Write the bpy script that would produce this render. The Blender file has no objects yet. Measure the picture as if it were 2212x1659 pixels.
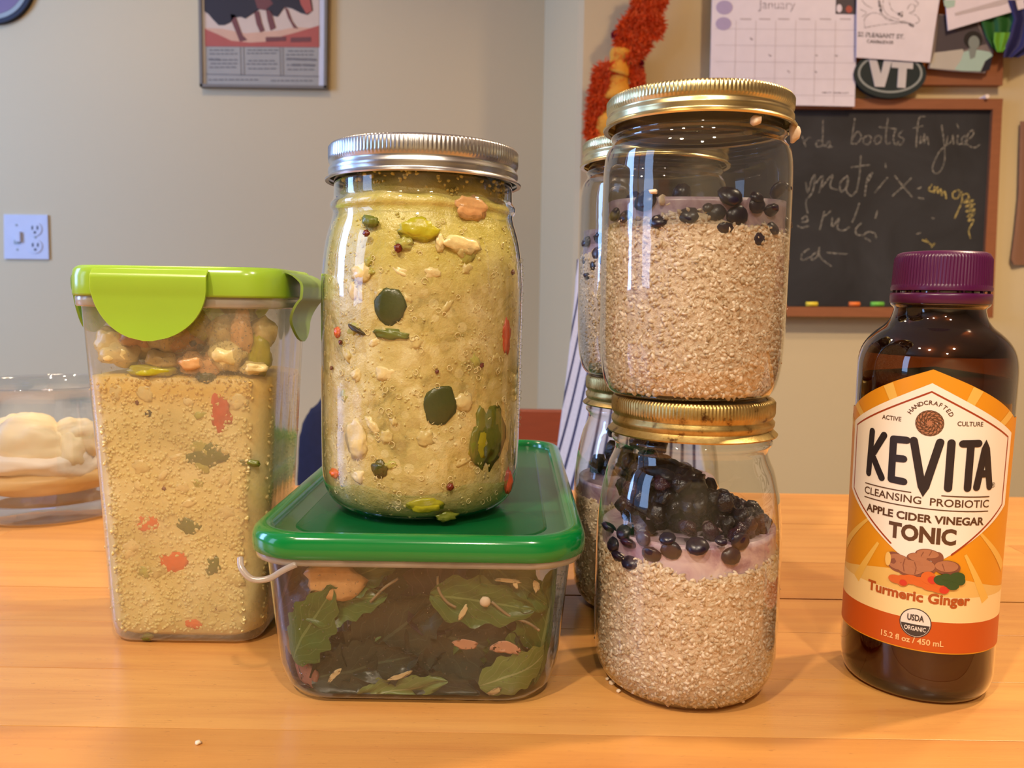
import bpy, bmesh, math, random
import numpy as np
from mathutils import Vector, Matrix, noise
R = math.radians
random.seed(7); rng = np.random.default_rng(7)
scene = bpy.context.scene
COL = scene.collection
# ------------------------------------------------------------------ camera
F, PITCH, CAMH, ROLL = 1783.0, R(5.7), 0.165, R(0.9)
cam = bpy.data.cameras.new('camera'); camo = bpy.data.objects.new('camera', cam); COL.objects.link(camo)
cam.sensor_width = 36; cam.lens = F / 2212 * 36; cam.clip_start = 0.01
camo.matrix_world = Matrix.Translation((0, 0, CAMH)) @ Matrix.Rotation(R(90) - PITCH, 4, 'X') @ Matrix.Rotation(ROLL, 4, 'Z')
cam.dof.use_dof = True; cam.dof.focus_distance = 0.365; cam.dof.aperture_fstop = 19
scene.camera = camo
# ------------------------------------------------------------------ world, lights, exposure
w = bpy.data.worlds.new('world'); scene.world = w; w.use_nodes = True
w.node_tree.nodes['Background'].inputs[0].default_value = (0.30, 0.45, 0.80, 1)
w.node_tree.nodes['Background'].inputs[1].default_value = 1.0
scene.view_settings.view_transform = 'Standard'; scene.view_settings.look = 'None'
scene.view_settings.gamma = 1; scene.view_settings.use_curve_mapping = False
scene.view_settings.exposure = 0.08
scene.cycles.use_denoising = True
scene.cycles.transparent_max_bounces = 24
scene.cycles.max_bounces = 8; scene.cycles.diffuse_bounces = 3
scene.cycles.sample_clamp_indirect = 4
def area(name, loc, target, sx, sy, power, col):
    l = bpy.data.lights.new(name, 'AREA'); l.shape = 'RECTANGLE'; l.size = sx; l.size_y = sy; l.energy = power; l.color = col
    o = bpy.data.objects.new(name, l); COL.objects.link(o); o.location = loc
    o.rotation_euler = (Vector(target) - Vector(loc)).to_track_quat('-Z', 'Y').to_euler(); return o
def bulb(name, loc, rad, power, col):
    l = bpy.data.lights.new(name, 'POINT'); l.shadow_soft_size = rad; l.energy = power; l.color = col
    o = bpy.data.objects.new(name, l); COL.objects.link(o); o.location = loc; return o
def can(name, loc, rad, power, col, cone=118, blend=.45):
    l = bpy.data.lights.new(name, 'SPOT'); l.shadow_soft_size = rad; l.energy = power; l.color = col; l.spot_size = R(cone); l.spot_blend = blend
    o = bpy.data.objects.new(name, l); COL.objects.link(o); o.location = loc; return o
WARM = (1.0, 0.76, 0.50)
area('window_daylight_near', (-2.34, -0.52, 0.75), (0.0, 0.5, 0.1), 0.55, 1.15, 9, (0.40, 0.60, 1.0))
area('window_daylight_far', (-2.34, 0.75, 0.75), (-1.0, 2.0, 0.2), 0.70, 1.15, 42, (0.30, 0.50, 1.0))
can('ceiling_can_right', (0.98, 0.62, 1.46), 0.04, 72, WARM)
can('ceiling_can_front', (-0.62, -0.62, 1.46), 0.04, 70, (1.0, 0.83, 0.62), 140)
can('ceiling_can_rear', (-0.10, -1.35, 1.46), 0.04, 30, (1.0, 0.83, 0.62), 150)
can('ceiling_can_left', (-0.80, -0.25, 1.46), 0.04, 10, WARM, 130)
can('ceiling_can_middle', (0.32, -0.72, 1.46), 0.04, 44, (1.0, 0.84, 0.66), 135)
can('ceiling_can_back', (-0.75, 1.25, 1.46), 0.06, 16, (1.0, 0.74, 0.46), 140)
can('ceiling_can_far_right', (0.95, 0.95, 1.46), 0.06, 32, (1.0, 0.72, 0.44), 150)
# ------------------------------------------------------------------ geometry of the view (used to lay things out on their real planes)
_c, _s, _cr, _sr = math.cos(PITCH), math.sin(PITCH), math.cos(ROLL), math.sin(ROLL)
def ray(px, py):
    a, b = px - 1106, py - 829.5
    a, b = (a * _cr + b * _sr) / F, (-a * _sr + b * _cr) / F
    return (a, _c - b * _s, -_s - b * _c)
def at(px, py, Y):
    d = ray(px, py); t = Y / d[1]; return Vector((d[0] * t, Y, CAMH + d[2] * t))
def ground(px, py, z=0):
    d = ray(px, py); t = (z - CAMH) / d[2]; return Vector((d[0] * t, d[1] * t, z))
def cyl(px, py, cx, cy, r):
    d = ray(px, py); A = d[0] ** 2 + d[1] ** 2; B = -2 * (d[0] * cx + d[1] * cy); C = cx * cx + cy * cy - r * r
    t = (-B - math.sqrt(max(B * B - 4 * A * C, 0))) / (2 * A); return Vector((d[0] * t, d[1] * t, CAMH + d[2] * t))
# ------------------------------------------------------------------ materials
def lin(c):
    return tuple((x / 255 / 12.92 if x / 255 <= .04045 else ((x / 255 + .055) / 1.055) ** 2.4) for x in c) + (1,)
class N:
    def __init__(s, name):
        s.m = bpy.data.materials.new(name); s.m.use_nodes = True; s.t = s.m.node_tree; s.t.nodes.clear()
        s.out = s.n('OutputMaterial')
    def n(s, ty, **kw):
        x = s.t.nodes.new('ShaderNode' + ty)
        for k, v in kw.items():
            if k in x.inputs: x.inputs[k].default_value = v
            else: setattr(x, k, v)
        return x
    def l(s, a, b): s.t.links.new(a, b)
    def math(s, op, a, b=None, clamp=False):
        x = s.n('Math', operation=op); x.use_clamp = clamp
        for i, v in enumerate((a, b)):
            if v is None: continue
            if isinstance(v, (int, float)): x.inputs[i].default_value = v
            else: s.l(v, x.inputs[i])
        return x.outputs[0]
    def mix(s, f, a, b):
        x = s.n('Mix', data_type='RGBA')
        for sock, v in ((x.inputs[0], f), (x.inputs[6], a), (x.inputs[7], b)):
            if isinstance(v, (int, float, tuple)): sock.default_value = v
            else: s.l(v, sock)
        return x.outputs[2]
    def noise(s, scale, detail=3, rough=.5, vec=None, dist=0):
        x = s.n('TexNoise'); x.inputs['Scale'].default_value = scale; x.inputs['Detail'].default_value = detail
        x.inputs['Roughness'].default_value = rough; x.inputs['Distortion'].default_value = dist
        if vec is None: vec = s.obj()
        s.l(vec, x.inputs['Vector']); return x.outputs['Fac']
    def obj(s, sc=None):
        x = s.n('TexCoord').outputs['Object']
        if sc is None: return x
        mp = s.n('Mapping'); mp.inputs['Scale'].default_value = sc; s.l(x, mp.inputs[0]); return mp.outputs[0]
    def ramp(s, f, stops):
        x = s.n('ValToRGB'); cr = x.color_ramp
        while len(cr.elements) < len(stops): cr.elements.new(.5)
        for e, (p, c) in zip(cr.elements, stops): e.position = p; e.color = c
        s.l(f, x.inputs[0]); return x.outputs[0]
    def bump(s, h, strength=.3, dist=.001):
        x = s.n('Bump'); x.inputs['Strength'].default_value = strength; x.inputs['Distance'].default_value = dist
        s.l(h, x.inputs['Height']); return x.outputs[0]
    def bsdf(s, col, rough=.5, **kw):
        p = s.n('BsdfPrincipled')
        if isinstance(col, tuple): p.inputs['Base Color'].default_value = col
        else: s.l(col, p.inputs['Base Color'])
        if isinstance(rough, (int, float)): p.inputs['Roughness'].default_value = rough
        else: s.l(rough, p.inputs['Roughness'])
        for k, v in kw.items():
            k = k.replace('_', ' ')
            if isinstance(v, (int, float, tuple)): p.inputs[k].default_value = v
            else: s.l(v, p.inputs[k])
        s.l(p.outputs[0], s.out.inputs[0]); return p
def simple(name, rgb, rough=.5, var=.12, nscale=60, bump=0, **kw):
    k = N(name); c = lin(rgb); d = tuple(x * (1 - var) for x in c[:3]) + (1,); e = tuple(min(1, x * (1 + var)) for x in c[:3]) + (1,)
    nz = k.noise(nscale)
    if bump: kw['Normal'] = k.bump(nz, bump, .001)
    k.bsdf(k.mix(nz, d, e), rough, **kw); return k.m
def film(name, tint, edge, haze=0.0, hazecol=(200, 200, 195), rough=.03, refl=1.8, power=3, bumpscale=0, bumpstr=.1, bumpvec=None, drops=0):
    """thin transparent wall: coloured transmission, a Schlick reflection, optional milky scatter"""
    k = N(name); lw = k.n('LayerWeight'); lw.inputs[0].default_value = .5; fc = lw.outputs['Facing']
    tr = k.n('BsdfTransparent'); k.l(k.mix(k.math('POWER', fc, power), tint, edge), tr.inputs[0])
    gl = k.n('BsdfGlossy'); gl.inputs['Roughness'].default_value = rough; gl.inputs[0].default_value = (1, 1, 1, 1)
    body = tr.outputs[0]
    if haze:
        df = k.n('BsdfDiffuse'); df.inputs[0].default_value = lin(hazecol)
        tl = k.n('BsdfTranslucent'); tl.inputs[0].default_value = lin(hazecol)
        m0 = k.n('MixShader'); k.l(df.outputs[0], m0.inputs[1]); k.l(tl.outputs[0], m0.inputs[2])
        m1 = k.n('MixShader'); hz = k.math('MULTIPLY', k.noise(35, 3), haze * 2)
        if drops:
            v = k.n('TexVoronoi'); v.inputs['Scale'].default_value = drops; k.l(k.obj(), v.inputs['Vector'])
            dd = k.math('LESS_THAN', v.outputs['Distance'], .33); hz = k.math('ADD', hz, k.math('MULTIPLY', dd, .06))
        hz = k.math('ADD', hz, k.math('MULTIPLY', k.math('POWER', fc, 4), haze * 2), True)
        k.l(hz, m1.inputs[0]); k.l(body, m1.inputs[1]); k.l(m0.outputs[0], m1.inputs[2]); body = m1.outputs[0]
    fr = k.math('MULTIPLY', k.math('ADD', k.math('MULTIPLY', k.math('POWER', fc, 5), .96), .04), refl, True)
    m = k.n('MixShader'); k.l(fr, m.inputs[0]); k.l(body, m.inputs[1]); k.l(gl.outputs[0], m.inputs[2])
    if bumpscale:
        b = k.bump(k.noise(bumpscale, 2, .5, bumpvec and k.obj(bumpvec)), bumpstr, .002); k.l(b, gl.inputs['Normal'])
    k.l(m.outputs[0], k.out.inputs[0]); return k.m
M = {}
M['glass'] = film('clear_jar_glass', (.97, .98, .97, 1), (.42, .46, .44, 1), bumpscale=60, bumpstr=.12)
M['foggy_glass'] = film('fogged_jar_glass', (.70, .71, .70, 1), (.30, .33, .33, 1), haze=.06, hazecol=(150, 150, 150), bumpscale=60, bumpstr=.12)
M['bowl_glass'] = film('bowl_glass', (.93, .95, .97, 1), (.30, .34, .42, 1), bumpscale=25, bumpstr=.3, refl=2.4)
M['amber'] = film('amber_glass', (.44, .21, .08, 1), (.05, .02, .01, 1), refl=2.0, power=1.5, bumpscale=40, bumpstr=.15)
M['tub_clear'] = film('clear_polypropylene', (.84, .84, .83, 1), (.5, .5, .5, 1), haze=.075, hazecol=(104, 124, 116), rough=.10, bumpscale=90, bumpstr=.15)
M['tub_milky'] = film('milky_polypropylene', (.93, .92, .88, 1), (.66, .66, .66, 1), haze=.24, hazecol=(226, 214, 186), rough=.16, bumpscale=70, bumpstr=.35, bumpvec=(1, 1, .25), drops=420)
M['tub_rim'] = film('translucent_rim_plastic', (.8, .8, .78, 1), (.6, .6, .6, 1), haze=.6, hazecol=(225, 215, 205), rough=.2)
M['lime_clear'] = film('lime_translucent_plastic', lin((205, 225, 120)), lin((130, 170, 50)), haze=.6, hazecol=(140, 190, 45), rough=.1, refl=2)
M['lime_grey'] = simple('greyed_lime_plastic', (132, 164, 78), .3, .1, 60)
M['silver'] = simple('tinned_steel', (200, 198, 198), .27, .15, 90, .08, Metallic=1.0)
M['gold'] = simple('gold_lacquered_steel', (216, 198, 146), .27, .15, 120, .08, Metallic=1.0)
def aged():
    k = N('worn_gold_band'); n = k.noise(180, 4, .65)
    c = k.ramp(n, [(.3, lin((90, 60, 35))), (.42, lin((175, 148, 90))), (.8, lin((205, 180, 118)))])
    k.bsdf(c, .38, Metallic=.95, Normal=k.bump(n, .15)); return k.m
M['aged'] = aged()
M['purple'] = simple('purple_cap_plastic', (78, 14, 66), .32, .08, 30)
M['lime'] = simple('lime_plastic', (152, 190, 56), .2, .08, 30, Subsurface_Weight=.25, Subsurface_Radius=(.01, .01, .003), Subsurface_Scale=.6)
M['green_lid'] = simple('green_lid_plastic', (0, 122, 52), .16, .08, 40, Coat_Weight=.4)
M['green_panel'] = film('green_translucent_panel', lin((40, 120, 65)), lin((20, 80, 40)), haze=.75, hazecol=(12, 112, 56), rough=.2, refl=.7)
M['grey_panel'] = film('greyish_green_translucent_step', lin((90, 130, 95)), lin((50, 90, 60)), haze=.6, hazecol=(50, 124, 72), rough=.16, refl=1)
def paint(name, rgb):
    k = N(name); n = k.noise(140, 3); n2 = k.noise(1.3, 2)
    a = lin(rgb); b = tuple(x * .93 for x in a[:3]) + (1,)
    k.bsdf(k.mix(n2, a, b), .75, Normal=k.bump(n, .12, .002)); return k.m
M['wall'] = paint('cream_wall_paint', (208, 190, 150))
M['ceil'] = paint('white_ceiling_paint', (225, 220, 210))
M['white_trim'] = paint('white_trim_paint', (228, 226, 220))
M['floor'] = simple('oak_floor', (140, 98, 60), .4, .2, 6)
M['cabinet'] = simple('island_cabinet_paint', (190, 180, 160), .5, .05)
def butcher():
    k = N('butcher_block_maple'); oi = k.n('ObjectInfo').outputs['Random']
    v = k.obj((2.2, 30, 30)); g = k.noise(2.4, 5, .6, v, .6)
    fine = k.noise(7, 4, .7, k.obj((3, 190, 190)))
    base = k.ramp(oi, [(0, lin((204, 143, 73))), (.35, lin((214, 155, 83))), (.7, lin((208, 148, 76))), (1, lin((194, 130, 62)))])
    dark = k.mix(.5, base, lin((166, 92, 40)))
    c = k.mix(k.ramp(g, [(.42, (0, 0, 0, 1)), (.72, (1, 1, 1, 1))]), base, dark)
    pores = k.ramp(k.noise(5, 3, .6, k.obj((34, 150, 100))), [(.64, (0, 0, 0, 1)), (.72, (1, 1, 1, 1))])
    c = k.mix(k.math('MULTIPLY', pores, .5), c, lin((150, 92, 46)))
    blotch = k.ramp(k.noise(9, 3), [(.35, (0, 0, 0, 1)), (.7, (1, 1, 1, 1))])
    c = k.mix(k.math('MULTIPLY', blotch, .25), c, lin((226, 168, 100)))
    h = k.math('ADD', fine, pores)
    k.bsdf(c, k.math('ADD', k.math('MULTIPLY', g, .2), .30), Normal=k.bump(h, .15, .0006), Coat_Weight=.25, Coat_Roughness=.22); return k.m
M['butcher'] = butcher()
M['gap'] = simple('dark_glue_line', (96, 54, 26), .8)
def frame_wood(name, rgb):
    k = N(name); n = k.noise(3, 4, .6, k.obj((6, 40, 40))); a = lin(rgb); b = tuple(x * .68 for x in a[:3]) + (1,)
    k.bsdf(k.mix(n, a, b), .5); return k.m
M['frame'] = frame_wood('orange_pine_frame', (158, 98, 62)); M['cherry'] = frame_wood('cherry_chair_wood', (150, 68, 36))
def slate():
    k = N('chalk_smeared_slate'); n = k.noise(5, 5, .6, None, .8); c = k.ramp(n, [(.35, lin((26, 26, 30))), (.75, lin((50, 51, 56)))])
    k.bsdf(c, .7); return k.m
M['slate'] = slate()
def chalkmat(name, rgb, keep=.5):
    k = N(name); n = k.noise(260, 3, .7); d = k.n('BsdfDiffuse'); d.inputs[0].default_value = lin(rgb)
    t = k.n('BsdfTransparent'); m = k.n('MixShader')
    k.l(k.math('MULTIPLY', k.ramp(n, [(.35, (0, 0, 0, 1)), (.65, (1, 1, 1, 1))]), keep), m.inputs[0])
    k.l(t.outputs[0], m.inputs[1]); k.l(d.outputs[0], m.inputs[2]); k.l(m.outputs[0], k.out.inputs[0]); return k.m
M['chalk'] = chalkmat('chalk_dust', (190, 185, 172), .55); M['chalk_y'] = chalkmat('yellow_chalk_dust', (215, 195, 120), .85)
M['pencil'] = chalkmat('faint_pencil', (150, 140, 150), .8); M['print'] = chalkmat('faded_print', (70, 66, 72), .95)
for nm, c in dict(paper=(236, 230, 240), paper2=(230, 222, 234), lilac=(180, 168, 205), ink=(58, 46, 48), gridline=(196, 186, 192), navy=(18, 20, 40), darkgreen=(14, 34, 38),
                  ringgrey=(150, 158, 155), photodark=(72, 64, 70), photomid=(130, 118, 118), photolight=(190, 186, 176), skin=(132, 142, 138), mint=(170, 200, 190),
                  plate=(196, 200, 214), slot=(40, 40, 52), postergrey=(158, 152, 138), posterdark=(110, 104, 98), bull=(34, 26, 32), bullred=(110, 58, 52), sand=(206, 160, 128),
                  red=(172, 82, 66), sky=(206, 182, 158), silverframe=(120, 112, 100), white=(206, 204, 206), ygreen=(100, 165, 40), green=(28, 92, 34), blue=(26, 28, 92),
                  orange=(205, 118, 40), yellow=(226, 170, 50), magenta=(150, 20, 60), oldpaper=(134, 96, 74), chalk_o=(230, 120, 50), chalk_g=(110, 190, 70), chalk_l=(225, 205, 60),
                  plum=(120, 100, 125), gasket=(235, 225, 190), darkhole=(24, 18, 20), navycloth=(20, 22, 46), pin=(250, 235, 225)).items():
    M[nm] = simple(nm + '_surface', c, .65, .06, 40)
LB = {}
for nm, c in dict(amberlabel=(226, 152, 26), cream=(244, 218, 160), hexwhite=(248, 240, 226), redline=(160, 62, 22), black=(44, 36, 38), brown=(92, 62, 40), band=(196, 84, 20),
                  ray=(236, 190, 90), rust=(176, 84, 30), sealwhite=(236, 226, 216), sealdark=(66, 58, 56), ginger=(176, 118, 84), gingerd=(136, 82, 60), turm=(214, 104, 40), turmred=(208, 60, 40),
                  leafgreen=(52, 82, 40), bandtext=(240, 190, 130), gold2=(232, 192, 110)).items():
    LB[nm] = simple('label_' + nm, c, .42, .03, 30)
# ------------------------------------------------------------------ object helpers
def link(name, me, mat=None, parent=None, loc=None, smooth=True):
    if mat is not None: me.materials.append(mat)
    if smooth:
        me.polygons.foreach_set('use_smooth', [True] * len(me.polygons))
    o = bpy.data.objects.new(name, me); COL.objects.link(o)
    if parent is not None: o.parent = parent
    if loc is not None: o.location = loc
    return o
def mk(name, v, f, mat, parent=None, loc=None, smooth=True):
    me = bpy.data.meshes.new(name); me.from_pydata([tuple(p) for p in v], [], f); me.update(); return link(name, me, mat, parent, loc, smooth)
def sharp(o, ang=35):
    me = o.data; bm = bmesh.new(); bm.from_mesh(me)
    for e in bm.edges:
        if len(e.link_faces) == 2 and e.calc_face_angle(0) > R(ang): e.smooth = False
    bm.to_mesh(me); bm.free(); return o
def tag(o, label, cat, group=None, kind=None):
    o['label'] = label
    if cat: o['category'] = cat
    if group: o['group'] = group
    if kind: o['kind'] = kind
    return o
def empty(name, loc, rot=(0, 0, 0)):
    o = bpy.data.objects.new(name, None); COL.objects.link(o); o.location = loc; o.rotation_euler = rot; o.empty_display_size = .02; return o
def structure(o): o['kind'] = 'structure'; return o
def copy_tree(o, parent=None):
    c = o.copy(); COL.objects.link(c); c.parent = parent
    for ch in [x for x in COL.objects if x.parent is o]: copy_tree(ch, c)
    return c
def lathe(prof, n=96, mod=None, close=False):
    v, f = [], []; rings = []
    for (r, z) in prof:
        if r < 1e-6: rings.append([len(v)]); v.append((0, 0, z)); continue
        ids = []
        for i in range(n):
            a = 2 * math.pi * i / n; rr = r + (mod(a, z, i) if mod else 0)
            ids.append(len(v)); v.append((rr * math.cos(a), rr * math.sin(a), z))
        rings.append(ids)
    for A, B in zip(rings, rings[1:]):
        if len(A) == 1 and len(B) == 1: continue
        for i in range(n):
            j = (i + 1) % n
            if len(A) == 1: f.append((A[0], B[j], B[i]))
            elif len(B) == 1: f.append((A[i], A[j], B[0]))
            else: f.append((A[i], A[j], B[j], B[i]))
    return v, f
def smoothprof(p, k=3):
    out = []
    for i in range(len(p) - 1):
        p0 = p[max(i - 1, 0)]; p1 = p[i]; p2 = p[i + 1]; p3 = p[min(i + 2, len(p) - 1)]
        for s in range(k):
            t = s / k
            out.append(tuple(.5 * ((2 * p1[d]) + (-p0[d] + p2[d]) * t + (2 * p0[d] - 5 * p1[d] + 4 * p2[d] - p3[d]) * t * t + (-p0[d] + 3 * p1[d] - 3 * p2[d] + p3[d]) * t ** 3) for d in (0, 1)))
    out.append(p[-1]); return [(max(r, 0), z) for r, z in out]
def rring(hx, hy, rc, n=8):
    pts = []
    for cx, cy, a0 in ((hx - rc, hy - rc, 0), (-hx + rc, hy - rc, 90), (-hx + rc, -hy + rc, 180), (hx - rc, -hy + rc, 270)):
        for i in range(n + 1):
            a = R(a0 + 90 * i / n); pts.append((cx + rc * math.cos(a), cy + rc * math.sin(a)))
    return pts
def loft(secs, n=8, cap0=False, cap1=False, edge=6):
    """secs: (z, hx, hy, rc[, cx, cy]) rounded rectangles"""
    v, f = [], []; cnt = None
    for s in secs:
        z, hx, hy, rc = s[:4]; cx, cy = (s[4], s[5]) if len(s) > 4 else (0, 0)
        base = rring(hx, hy, rc, n); pts = []
        for i, p in enumerate(base):
            q = base[(i + 1) % len(base)]; pts.append(p)
            if (i + 1) % (n + 1) == 0:
                for k in range(1, edge): pts.append((p[0] + (q[0] - p[0]) * k / edge, p[1] + (q[1] - p[1]) * k / edge))
        cnt = len(pts); v += [(x + cx, y + cy, z) for x, y in pts]
    for a in range(len(secs) - 1):
        for i in range(cnt):
            j = (i + 1) % cnt; f.append((a * cnt + i, a * cnt + j, (a + 1) * cnt + j, (a + 1) * cnt + i))
    if cap0: f.append(tuple(reversed(range(cnt))))
    if cap1: f.append(tuple(range((len(secs) - 1) * cnt, len(secs) * cnt)))
    return v, f
def box_mesh(x0, x1, y0, y1, z0, z1, bev=0):
    bm = bmesh.new(); bmesh.ops.create_cube(bm, size=1)
    for p in bm.verts: p.co = Vector(((x0 + x1) / 2 + p.co.x * (x1 - x0), (y0 + y1) / 2 + p.co.y * (y1 - y0), (z0 + z1) / 2 + p.co.z * (z1 - z0)))
    if bev: bmesh.ops.bevel(bm, geom=list(bm.edges), offset=bev, segments=2, profile=.5, affect='EDGES')
    me = bpy.data.meshes.new('box'); bm.to_mesh(me); bm.free(); return me
def bx(name, x0, x1, y0, y1, z0, z1, mat, parent=None, bev=0, loc=None):
    me = box_mesh(x0, x1, y0, y1, z0, z1, bev); me.name = name; return link(name, me, mat, parent, loc, smooth=False)
def tube(pts, r, n=8, rads=None):
    v, f = [], []; up = Vector((0, 0, 1))
    for i, p in enumerate(pts):
        p = Vector(p); t = (Vector(pts[min(i + 1, len(pts) - 1)]) - Vector(pts[max(i - 1, 0)])).normalized()
        a = t.cross(up); a = a.normalized() if a.length > .1 else t.cross(Vector((1, 0, 0))).normalized()
        b = t.cross(a).normalized(); rr = rads[i] if rads else r
        for k in range(n):
            an = 2 * math.pi * k / n; v.append(p + a * rr * math.cos(an) + b * rr * math.sin(an))
    for i in range(len(pts) - 1):
        for k in range(n):
            j = (k + 1) % n; f.append((i * n + k, i * n + j, (i + 1) * n + j, (i + 1) * n + k))
    f.append(tuple(reversed(range(n)))); f.append(tuple(range((len(pts) - 1) * n, len(pts) * n)))
    return v, f
def catmull(p, k=6):
    p = [Vector(q) for q in p]; out = []
    for i in range(len(p) - 1):
        p0 = p[max(i - 1, 0)]; p1 = p[i]; p2 = p[i + 1]; p3 = p[min(i + 2, len(p) - 1)]
        for s in range(k):
            t = s / k; out.append(.5 * ((2 * p1) + (-p0 + p2) * t + (2 * p0 - 5 * p1 + 4 * p2 - p3) * t * t + (-p0 + 3 * p1 - 3 * p2 + p3) * t ** 3))
    out.append(p[-1]); return out
def merge(parts):
    v, f = [], []
    for a, b in parts:
        o = len(v); v += list(a); f += [tuple(i + o for i in q) for q in b]
    return v, f
def ribbon(pts, width, fn, off):
    """flat stroke through 2-D points, mapped by fn(x, y, off)"""
    v, f = [], []; pts = [Vector((p[0], p[1])) for p in pts]; n = len(pts)
    def cap(c, d, s):
        base = len(v); v.append(fn(c.x, c.y, off)); m = 7; a0 = math.atan2(d.y, d.x)
        for i in range(m):
            a = a0 - math.pi / 2 + math.pi * i / (m - 1); v.append(fn(c.x + math.cos(a) * width / 2, c.y + math.sin(a) * width / 2, off))
        for i in range(m - 1): f.append((base, base + 1 + i, base + 2 + i))
    for i in range(n):
        t = (pts[min(i + 1, n - 1)] - pts[max(i - 1, 0)])
        if t.length < 1e-9: t = Vector((1, 0))
        t.normalize(); nn = Vector((-t.y, t.x)) * width / 2
        v.append(fn(pts[i].x + nn.x, pts[i].y + nn.y, off)); v.append(fn(pts[i].x - nn.x, pts[i].y - nn.y, off))
        if i: f.append((2 * i - 2, 2 * i - 1, 2 * i + 1, 2 * i))
    cap(pts[0], pts[0] - pts[1], 1); cap(pts[-1], pts[-1] - pts[-2], 1)
    return v, f
_tc = {}
def text_geo(s, bold=0.0):
    key = (s, bold)
    if key in _tc: return _tc[key]
    cu = bpy.data.curves.new('t', 'FONT'); cu.body = s; cu.size = 1; cu.align_x = 'CENTER'; cu.offset = bold; cu.resolution_u = 3
    o = bpy.data.objects.new('t', cu); COL.objects.link(o); bpy.context.view_layer.update()
    me = bpy.data.meshes.new_from_object(o.evaluated_get(bpy.context.evaluated_depsgraph_get()))
    r = ([tuple(p.co) for p in me.vertices], [tuple(q.vertices) for q in me.polygons])
    bpy.data.objects.remove(o); bpy.data.curves.remove(cu); bpy.data.meshes.remove(me); _tc[key] = r; return r
def text_map(s, fn, x, y, size, off, width=None, bold=0.0, slant=0, up=1):
    v, f = text_geo(s, bold); xs = [p[0] for p in v]; wd = max(xs) - min(xs); mid = (max(xs) + min(xs)) / 2
    sx = (width / wd) if width else size
    return [fn(x + (p[0] - mid) * sx, y + up * p[1] * size + (p[0] - mid) * sx * slant, off) for p in v], f
ICO = None
def ico():
    global ICO
    if ICO is None:
        bm = bmesh.new(); bmesh.ops.create_icosphere(bm, subdivisions=1, radius=1)
        ICO = (np.array([p.co[:] for p in bm.verts]), np.array([[q.index for q in x.verts] for x in bm.faces])); bm.free()
    return ICO
def grains(name, pts, nrm, size, squash, mat, parent=None, jitter=.35):
    """many small pebbly grains at pts (n,3); returns ONE object"""
    bv, bf = ico(); n = len(pts); k = len(bv)
    q = rng.normal(size=(n, 4)); q /= np.linalg.norm(q, axis=1)[:, None]
    a, b, c, d = q.T
    Rm = np.stack([1 - 2 * (c * c + d * d), 2 * (b * c - a * d), 2 * (b * d + a * c), 2 * (b * c + a * d), 1 - 2 * (b * b + d * d), 2 * (c * d - a * b), 2 * (b * d - a * c), 2 * (c * d + a * b), 1 - 2 * (b * b + c * c)], 1).reshape(n, 3, 3)
    sc = size * (1 + jitter * rng.uniform(-1, 1, (n, 3))) * np.array(squash)
    vv = bv[None] * (1 + .16 * rng.normal(size=(n, k, 1))) * sc[:, None, :]
    vv = np.einsum('nij,nkj->nki', Rm, vv) + pts[:, None, :]
    ff = (bf[None] + (np.arange(n) * k)[:, None, None]).reshape(-1, 3)
    me = bpy.data.meshes.new(name); me.vertices.add(n * k); me.vertices.foreach_set('co', vv.reshape(-1).astype(np.float32))
    me.loops.add(ff.size); me.loops.foreach_set('vertex_index', ff.reshape(-1).astype(np.int32))
    me.polygons.add(len(ff)); me.polygons.foreach_set('loop_start', np.arange(0, ff.size, 3, dtype=np.int32)); me.polygons.foreach_set('loop_total', np.full(len(ff), 3, dtype=np.int32))
    me.update(calc_edges=True); return link(name, me, mat, parent)
def blob(name, size, mat, seed=0, sub=3, amp=.18, freq=1.6):
    bm = bmesh.new(); bmesh.ops.create_icosphere(bm, subdivisions=sub, radius=1)
    for p in bm.verts:
        d = noise.noise(p.co * freq + Vector((seed * 7.1, seed * 3.3, 0))) * amp * 2 + noise.noise(p.co * freq * 2.7 + Vector((0, seed, 9))) * amp * .6
        p.co *= 1 + d; p.co = Vector((p.co.x * size[0], p.co.y * size[1], p.co.z * size[2]))
    me = bpy.data.meshes.new(name); bm.to_mesh(me); bm.free(); me.materials.append(mat)
    me.polygons.foreach_set('use_smooth', [True] * len(me.polygons)); return me
def put(name, me, loc, rot=(0, 0, 0), parent=None):
    o = bpy.data.objects.new(name, me); COL.objects.link(o); o.location = loc; o.rotation_euler = rot
    if parent is not None: o.parent = parent
    return o
def radius_at(prof, z):
    for (r0, z0), (r1, z1) in zip(prof, prof[1:]):
        if z1 > z0 and z0 <= z <= z1: return r0 + (r1 - r0) * (z - z0) / (z1 - z0)
    return prof[-1][0] if z > prof[-1][1] else prof[0][0]
# ================================================================== THE ROOM
YL, YR = 2.10, 1.85; XF, XN = .066, .131; FL, CE = -.92, 1.5
structure(bx('floor', -2.5, 2.4, -2.0, 2.3, FL - .05, FL, M['floor']))
structure(bx('ceiling', -2.5, 2.4, -2.0, 2.3, CE, CE + .05, M['ceil']))
structure(bx('wall_back', -2.5, XF, YL, YL + .1, FL, CE, M['wall']))
v = [(XF, YL + .1, FL), (XF, YL, FL), (XN, YR + .012, FL), (XN + .012, YR, FL), (2.4, YR, FL), (2.4, YL + .1, FL)]
v += [(x, y, CE) for x, y, z in v]
structure(mk('wall_chimney', v, [(0, 1, 7, 6), (1, 2, 8, 7), (2, 3, 9, 8), (3, 4, 10, 9), (4, 5, 11, 10), (5, 0, 6, 11), (5, 4, 3, 2, 1, 0), (6, 7, 8, 9, 10, 11)], M['wall'], smooth=False))
structure(bx('wall_right', 2.4, 2.5, -2.0, 2.3, FL, CE, M['wall']))
structure(bx('wall_front', -2.5, 2.4, -2.1, -2.0, FL, CE, M['wall']))
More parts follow.
